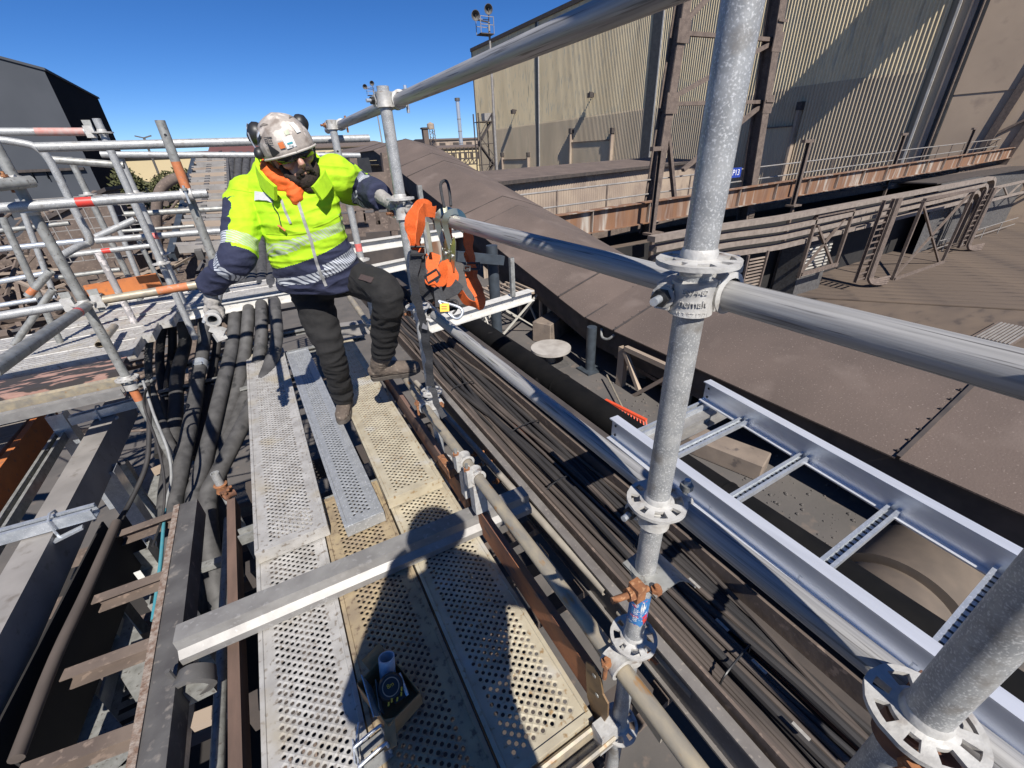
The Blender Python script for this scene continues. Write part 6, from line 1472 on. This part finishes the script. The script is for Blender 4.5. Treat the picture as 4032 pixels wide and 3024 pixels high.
# sunglasses, beard, chin strap and whistle cord
gl = MB(); gv = []
n = 24
for k in range(n+1):
    a = -1.15+2.3*k/n; notch = .012*math.exp(-(a/.12)**2); hh = .020*(1-.25*abs(a)/1.15)
    for z in (.002+hh*.8, -.004-hh*1.1+notch): gv.append(HP(math.sin(a)*.088, z, math.cos(a)*.098+.018))
gl.add(gv, [(2*k, 2*k+2, 2*k+3, 2*k+1) for k in range(n)]); gl = gl.build('sunglasses', GLASS, person); q_ = gl.modifiers.new('t', 'SOLIDIFY'); q_.thickness = .003
for s in (-1, 1): MB().path([HP(s*.076, .01, .045), HP(s*.088, .012, .0), HP(s*.088, .0, -.04)], .004, 6).build('temple', mat('lime frame', (.35, .5, .03), (.3, .45, .03), 20, .5) if s > 0 else BLACK, gl)
be = MB(); be.ell(HP(0, -.108, .052), [hr*.05, hf*.049, hu*.042], 16, 12)
for s in (-1, 1): be.path([HP(s*.068, -.03, .02), HP(s*.062, -.075, .038), HP(s*.03, -.105, .07)], [.012, .018, .02], 10); be.path([HP(s*.006, -.064, .107), HP(s*.028, -.07, .098), HP(s*.035, -.095, .08)], [.009, .009, .01], 10)
be.ell(HP(0, -.14, .058), [hr*.036, hf*.034, hu*.026], 12, 8)
put('beard', solid('beard', be, .004, 2, .003, 60), [BEARD], person)
for s in (-1, 1): MB().path([dome(s*1.4, -.15, -.004), HP(s*.086, -.05, .0), HP(s*.06, -.11, .02), HP(s*.012, -.14, .045)], .004, 8, flat=(.007, .0012)).build('chin_strap', BLACK, ho)
MB().path([HP(-.06, -.12, .02), surf(596, 430, .008)[0], surf(604, 465, .01)[0], surf(611, 490, .012)[0]], .0022, 6, sub=6).build('cord', BLACK, ho)
MB().path([surf(603, 486, .012)[0], surf(610, 490, .012)[0], surf(619, 497, .012)[0]], .005, 8).build('cord_toggle', ORST, ho)
# the tube end the worker leans on
rod('scaffold_tube', (-.338, 2.36, tube_z), (-.338, 3.22, tube_z), 'tube the worker leans on with his right hand', GALV)
o = thing('end_coupler', 'bright coupler on the tube end under the worker right hand', 'coupler'); c = V((-.338, 2.385, tube_z))
MB().lathe(c, (0, 1, 0), [(.0246, -.026), (.036, -.024), (.031, -.006), (.031, .006), (.036, .024), (.0246, .026)], 20).build('jaw', CAST, o); MB().bar(c+V((-.02, -.02, -.035)), c+V((.03, -.03, -.07)), .04, .03).build('lower_jaw', CAST, o); MB().tube(c+V((-.036, -.03, .0)), c+V((-.036, .05, .0)), .007, 8).build('bolt', GALVB, o); MB().bar(c+V((.0, -.035, -.06)), c+V((.01, -.05, -.10)), .045, .02).build('flap', CAST, o)

# ---------------------------------------------------------------- the photographer, outside the frame, whose shadow lies on the planks
ph = MB(); hx = -.03
b0 = V((hx-.02, -.40, 1.0)); 
loft(ph, [(b0+V((0, 0, -.05)), .21, .14), (b0+V((.0, .03, .15)), .22, .15), (b0+V((.05, .08, .38)), .27, .16), (b0+V((.08, .12, .52)), .22, .11), (b0+V((.1, .13, .57)), .08, .07)], (1, 0, 0))
hd_ = V((hx+.13, -.215, 1.735)); ph.ell(hd_, [V((.085, 0, 0)), V((0, .1, 0)), V((0, 0, .125))]); ph.path([b0+V((.1, .13, .5)), hd_], [.06, .06], 12)
for s in (-1, 1):
    hp0 = b0+V((s*.09, 0, -.03)); kn = V((hx+s*.12, -.40, .52)); an = V((hx+s*.13-.02, -.48, .09))
    if s > 0: an.z = .09
    ph.path([hp0, kn, an], [.125, .10, .08], 14, sub=5); ph.ell(an+V((0, .07, -.04)), [V((.045, 0, 0)), V((0, .14, 0)), V((0, 0, .04))])
    sh_ = b0+V((s*.2+.07, .11, .48)); el_ = V((hx+s*.30, -.27, 1.22)) if s < 0 else V((hx+.42, -.25, 1.28)); ha = V((-.07 if s < 0 else .07, -.135, 1.60))
    ph.path([sh_, el_, ha], [.075, .06, .045], 14, sub=5); ph.ell(ha, [V((.035, 0, 0)), V((0, .03, 0)), V((0, 0, .05))])
    for k in range(5): ph.path([ha, ha+V((-s*.02, .03, .03-.018*k)), ha+V((-s*.045, .035, .03-.018*k))], .009, 8)
pm = solid('person', ph, .012, 4, .004, 12)
pg = put('person', pm, [NAVY, SKIN], None, lambda p, n: 1 if (p-hd_).length < .14 or p.y > -.175 and p.z > 1.5 else 0)
tag(pg, 'photographer in dark clothes holding up a phone, casting the shadow', 'person')
MB().lathe(hd_+V((0, 0, .03)), (0, 0, 1), [(.14, -.01), (.125, 0), (.12, .05), (.09, .1), (0, .125)], 24).build('helmet', HELM, pg)
phn = thing('mobile_phone', 'dark mobile phone held up by the photographer', 'phone'); mq = MB().box(-.078, .078, -.0045, .0045, -.038, .038).build('body', BLACK, phn); mq.matrix_world = Matrix.Translation(V((0, -.13, 1.6))) 
plank('steel_plank', -.463, .30, -1.14, 1.53, 0, PLANKG, 'perforated plank the photographer stands on, left one'); plank('steel_plank', -.155, .3, -1.14, 1.53, 0, PLANKG, 'perforated plank the photographer stands on, right one')
# ================================================================== HARNESS HUNG ON THE RAIL
hs = thing('safety_harness', 'orange and black safety harness hung on the middle guard rail', 'harness')
def strap(name, pts, w, m_, parent=hs, th=.0016, sub=6, up=None):
    mb = MB().path([P(u, v, d=d) for u, v, d in pts], .01, flat=(w/2, th), sub=sub+4, up=up)
    for i, p in enumerate(mb.v):
        q = V(p); mb.v[i] = tuple(q+V((noise.noise(q*22), noise.noise(q*22+V((7, 1, 3))), noise.noise(q*22+V((2, 9, 5)))))*.011)
    return mb.build(name, m_, parent)
UPV = -_f
strap('orange_strap', [(935, 447, 1.54), (912, 444, 1.50), (893, 460, 1.47), (886, 482, 1.455), (889, 505, 1.47), (893, 520, 1.465), (902, 537, 1.48)], .038, STRAPO, up=(UPV+_r*.7))
strap('orange_strap', [(940, 458, 1.50), (918, 455, 1.465), (911, 470, 1.45), (906, 498, 1.45), (902, 532, 1.46)], .042, STRAPO, up=(UPV-_r*.6))
strap('orange_strap', [(903, 448, 1.690), (888, 480, 1.710), (896, 520, 1.690), (914, 556, 1.670)], .045, STRAPO, up=(UPV+_d*.6))
strap('orange_strap', [(965, 470, 1.590), (967, 500, 1.580), (972, 520, 1.580)], .045, STRAPO, up=(UPV-_r*.9))
strap('orange_strap', [(938, 548, 1.550), (932, 572, 1.540), (936, 590, 1.540), (928, 606, 1.530), (940, 618, 1.520), (955, 612, 1.530), (960, 585, 1.550), (950, 570, 1.570)], .042, STRAPO, up=(UPV+_r*.5))
strap('orange_strap', [(965, 560, 1.580), (975, 585, 1.570), (972, 610, 1.580), (980, 634, 1.590)], .05, STRAPO, up=UPV)
strap('orange_strap', [(1007, 480, 1.610), (1010, 510, 1.620), (1014, 545, 1.620), (1020, 585, 1.610), (1026, 615, 1.600), (1037, 645, 1.590), (1030, 660, 1.590), (1010, 652, 1.600), (985, 622, 1.610)], .042, STRAPO, up=(UPV+_r*.7))
strap('orange_strap', [(1003, 545, 1.590), (1013, 556, 1.590), (1010, 575, 1.590), (1006, 560, 1.590), (1003, 545, 1.590)], .012, STRAPO, up=(UPV-_r*.6))
strap('orange_strap', [(1010, 572, 1.580), (1014, 595, 1.580), (1024, 620, 1.575), (1034, 640, 1.570)], .03, STRAPO, up=(UPV+_d*.6))
strap('black_strap', [(903, 545, 1.47), (897, 556, 1.475), (894, 585, 1.49), (899, 630, 1.53), (907, 670, 1.57), (918, 720, 1.63), (926, 770, 1.70), (930, 832, 1.79)], .036, BLACKW, up=UPV)
strap('black_strap', [(906, 545, 1.49), (906, 575, 1.50), (914, 615, 1.53), (926, 652, 1.56)], .034, BLACKW, up=UPV)
strap('black_strap', [(930, 834, 1.80), (936, 850, 1.80), (944, 872, 1.82), (958, 900, 1.83)], .028, BLACKW, up=UPV)
strap('black_strap', [(944, 620, 1.50), (946, 640, 1.5), (948, 662, 1.5)], .028, BLACKW, up=UPV); strap('black_strap', [(952, 618, 1.51), (954, 640, 1.51), (955, 660, 1.51)], .022, BLACKW, up=UPV)
strap('black_strap', [(930, 610, 1.54), (950, 628, 1.55), (975, 630, 1.55), (992, 612, 1.55)], .05, BLACKW, up=UPV)
MB().path([P(u, v, d=1.53) for u, v in ((960, 448), (955, 425), (952, 400), (958, 391), (966, 394), (971, 415), (974, 445))], .0055, 8, sub=5).build('black_loop', BLACKW, hs)
strap('keeper', [(913, 700, 1.60), (925, 702, 1.6)], .028, mat('grey keeper', (.12, .12, .13), (.1, .1, .11), 40, .7), up=UPV)
def frame_buckle(u, v, d, w, h, rz, nm='buckle'):
    c = P(u, v, d=d); X = _r*math.cos(rz)+_d*math.sin(rz); Y = -_r*math.sin(rz)+_d*math.cos(rz)
    pts = [c+X*w/2+Y*h/2, c+X*w/2-Y*h/2, c-X*w/2-Y*h/2, c-X*w/2+Y*h/2, c+X*w/2+Y*h/2]
    MB().path(pts, .0045, 8, sub=1).build(nm, BLACK, hs); return c
frame_buckle(903, 541, 1.455, .05, .026, 0); frame_buckle(934, 597, 1.43, .048, .026, -.55); frame_buckle(1009, 580, 1.475, .02, .016, .1); frame_buckle(1022, 575, 1.53, .048, .022, 0)
# two scaffold hooks over the rail
def hook(y0, lean, nm):
    c = V((RX, y0, 1.404)); r = R48+.013; pts = []
    for k in range(11):
        a = math.radians(-60+k*25.0); pts.append(c+V((math.cos(a)*r, lean*.02*k/10, math.sin(a)*r)))
    last = pts[-1]; pts += [last+V((.004, -.008*lean, -.04)), last+V((.010, -.025*lean, -.095))]
    h = MB().path(pts, .01, sub=4, flat=(.0105, .005), up=V((0, 1, 0))).build('scaffold_hook', STEELH, hs)
    q = pts[-1]; nx = V((-1, 0, .12)).normalized()
    ol = [(-.016, .03), (.018, .026), (.032, -.02), (.03, -.10), (.01, -.145), (-.014, -.125), (-.02, -.03)]
    Y = V((0, -1, 0)); Z = V((.12, .1*lean, .99)).normalized()
    MB().plate([q+Y*a+Z*b_ for a, b_ in ol], .008, nx).build('hook_body', STEELG, h)
    ol2 = [(.018, .02), (.05, .06), (.066, .042), (.05, -.06), (.016, -.085)]
    MB().plate([q+Y*a+Z*b_+nx*.010 for a, b_ in ol2], .003, nx).build('gate_lever', STEELH, h)
    MB().bar(q+Y*.004+Z*.01+nx*.012, q+Y*.004+Z*-.11+nx*.012, .015, .007, nx).build('spine_rib', STEELH, h)
    for a, b_ in ((.004, .0), (.012, -.075), (.035, -.01)): MB().tube(q+Y*a+Z*b_+nx*.004, q+Y*a+Z*b_+nx*.017, .007, 12).build('rivet', GALVB, h)
hook(1.60, 1, 'a'); hook(1.53, .6, 'b')
MB().bar(P(922, 480, d=1.5), P(932, 545, d=1.5), .012, .006, UPV).build('steel_adjuster', STEELG, hs)
# carabiner and tag
kp = [P(u, v, d=1.5) for u, v in ((948, 650), (965, 655), (990, 663), (999, 672), (995, 684), (984, 688), (968, 676), (957, 664), (948, 650))]
ca_ = MB().path(kp, .0052, 10, sub=5).build('carabiner', GALVB, hs); MB().tube(kp[6]*.9+kp[7]*.1, kp[7], .008, 12).build('screw_sleeve', GALVB, ca_)
MB().path([P(u, v, d=1.52) for u, v in ((965, 650), (978, 648), (988, 652), (986, 668), (978, 678))], .004, 8, sub=5).build('d_ring', BLACK, hs)
c = P(960, 664, d=1.47); MB().plate([c-_r*.016-_d*.013, c+_r*.016-_d*.015, c+_r*.017+_d*.014, c-_r*.015+_d*.016], .002, _f).build('yellow_tag', TAGY, hs)
for k in (-.004, .004): MB().plate([c-_r*.010+_d*k-_f*.0015, c+_r*.009+_d*k-_f*.0015, c+_r*.009+_d*(k+.002)-_f*.0015, c-_r*.010+_d*(k+.002)-_f*.0015], .0004, -_f).build('tag_print', RED, hs)
# ================================================================== CARDBOARD BOX WITH TOOLS
bx = thing('cardboard_box', 'small torn cardboard box of tools on the brown middle plank', 'box')
c = P(842, 1495, z=.06); cx, cy_ = c.x, c.y; z0 = .006
ry = math.radians(20)
def bp_(x, y, z): return V((cx+x*math.cos(ry)-y*math.sin(ry), cy_+x*math.sin(ry)+y*math.cos(ry), z0+z))
w, l, h = .060, .085, .095
def wall(nm, a, b, z1, z2=None):
    d = (V(b)-V(a)); z2 = z2 or z1
    p = [bp_(*a, 0), bp_(*b, 0), bp_(*b, z2), bp_(*a, z1)]; nn = (p[1]-p[0]).cross(V((0, 0, 1))); MB().plate(p, .003, nn).build(nm, CARD, bx, smooth=0)
wall('side', (-w, -l), (w, -l), h*.85, h*.7); wall('side', (w, -l), (w, l), h*.8, h); wall('side', (w, l), (-w, l), h); wall('side', (-w, l), (-w, -l), h, h*.8)
MB().plate([bp_(-w, -l, .002), bp_(w, -l, .002), bp_(w, l, .002), bp_(-w, l, .002)], .003, (0, 0, 1)).build('bottom', CARD, bx)
MB().plate([bp_(-w*.6, -l, h*.8), bp_(-w-.01, -l-.05, h*.45), bp_(-w-.045, -l-.03, h*.4), bp_(-w, -l+.02, h*.8)], .003, (0, 0, 1)).build('flap', CARD, bx)
MB().plate([bp_(w, l, h), bp_(-w*.2, l, h), bp_(-w*.3, l+.02, h+.05), bp_(w*.9, l+.03, h+.04)], .003, (0, 1, 0)).build('flap', CARD, bx)
def tri_plate(name, pts, th, m_, lab, cat): return MB().plate(pts, th, (pts[1]-pts[0]).cross(pts[2]-pts[0])).build(name, m_, label=lab, cat=cat, smooth=20)
tri_plate('metal_offcut', [bp_(-w+.002, -l*.5, .07), bp_(-w-.02, -l*.6, h+.02), bp_(-w+.02, l*.9, h+.035), bp_(-w+.03, l*.7, .06)], .003, GALVB, 'folded bright metal offcut leaning in the cardboard box', 'metal offcut')
tri_plate('metal_offcut', [bp_(-w+.012, -l*.4, .04), bp_(-w+.005, -l*.4, h-.005), bp_(-w+.045, l*.5, h+.01), bp_(-w+.05, l*.5, .04)], .002, GREYST, 'dull metal plate standing behind the tape measure', 'metal offcut')
tm2 = thing('tape_measure', 'round black tape measure with yellow marks in the box', 'tape measure'); tc_ = bp_(.005, -.012, h+.002)
tn = (CAM-tc_).normalized(); ts = tn.cross(V((0, 0, 1))).normalized(); tu = ts.cross(tn)
MB().lathe(tc_-tn*.022, tn, [(0, 0), (.036, 0), (.04, .006), (.04, .034), (.034, .042), (0, .042)], 28).build('case', BLACK, tm2); MB().lathe(tc_+tn*.0203, tn, [(.024, 0), (.0255, .001), (.027, 0)], 28).build('ring_mark', TAN, tm2)
MB().bar(tc_-tu*.03+ts*-.02-tn*.02, tc_-tu*.05+ts*-.02-tn*.02, .05, .03, tn).build('mouth', BLACK, tm2)
for a, b_ in ((-.024, -.030), (-.008, -.036), (.008, -.030), (.02, -.034), (-.03, -.018)): MB().bar(tc_+ts*a+tu*b_+tn*.0195, tc_+ts*(a+.005)+tu*(b_-.010)+tn*.0195, .005, .003, tn).build('yellow_mark', TAPEY, tm2)
text_part('lettering', '8m', .018, TAPEY, tm2, lambda x, y, hh: tc_-ts*x+tu*(y+.004)+tn*(.021+hh))
cp = bp_(.025, .045, h*.6); pp_ = (tn*.35+V((.2, .5, .8))).normalized(); MB().tube(cp, cp+pp_*.075, .027, 24, .023).build('plastic_sleeve', mat('grey plastic', (.5, .54, .6), (.44, .48, .54), 12, .5), label='short grey plastic pipe sleeve standing in the box', cat='pipe piece')
MB().tube(bp_(.03, -.06, h*.7), bp_(.045, -.005, h+.012), .006, 8).build('bolt', GALVB, label='long bolt lying in the box by the tape measure', cat='bolt')
# plated beam clamps beside the box
for i, (u, v) in enumerate(((800, 1600), (812, 1640))):
    q = P(u, v, z=.05); o = thing('beam_clip', ('farther', 'nearer')[i]+' plated wire beam clip at the bottom of the planks', 'clip', 'plated beam clips')
    R_ = lambda x, y, z: V((q.x+x, q.y+y, q.z+z)); 
    MB().path([R_(-.05, -.01, -.035), R_(-.045, 0, .01), R_(-.04, 0, .02), R_(.03, .012, .022), R_(.04, .012, .012), R_(.042, .01, -.035)], .0052, 10, sub=4).build('wire_bow', GALVB, o)
    MB().bar(R_(-.052, -.03, -.02), R_(-.045, .03, -.01), .004, .05).build('plate', GALVB, o); MB().bar(R_(-.04, .004, -.04), R_(.045, .014, -.04), .03, .006).build('foot', GALVD, o)
MB().tube(P(765, 1640, z=.03), P(775, 1560, z=.05), .004, 8).build('threaded_rod', GALVB, label='thin threaded rod lying beside the beam clips', cat='rod')
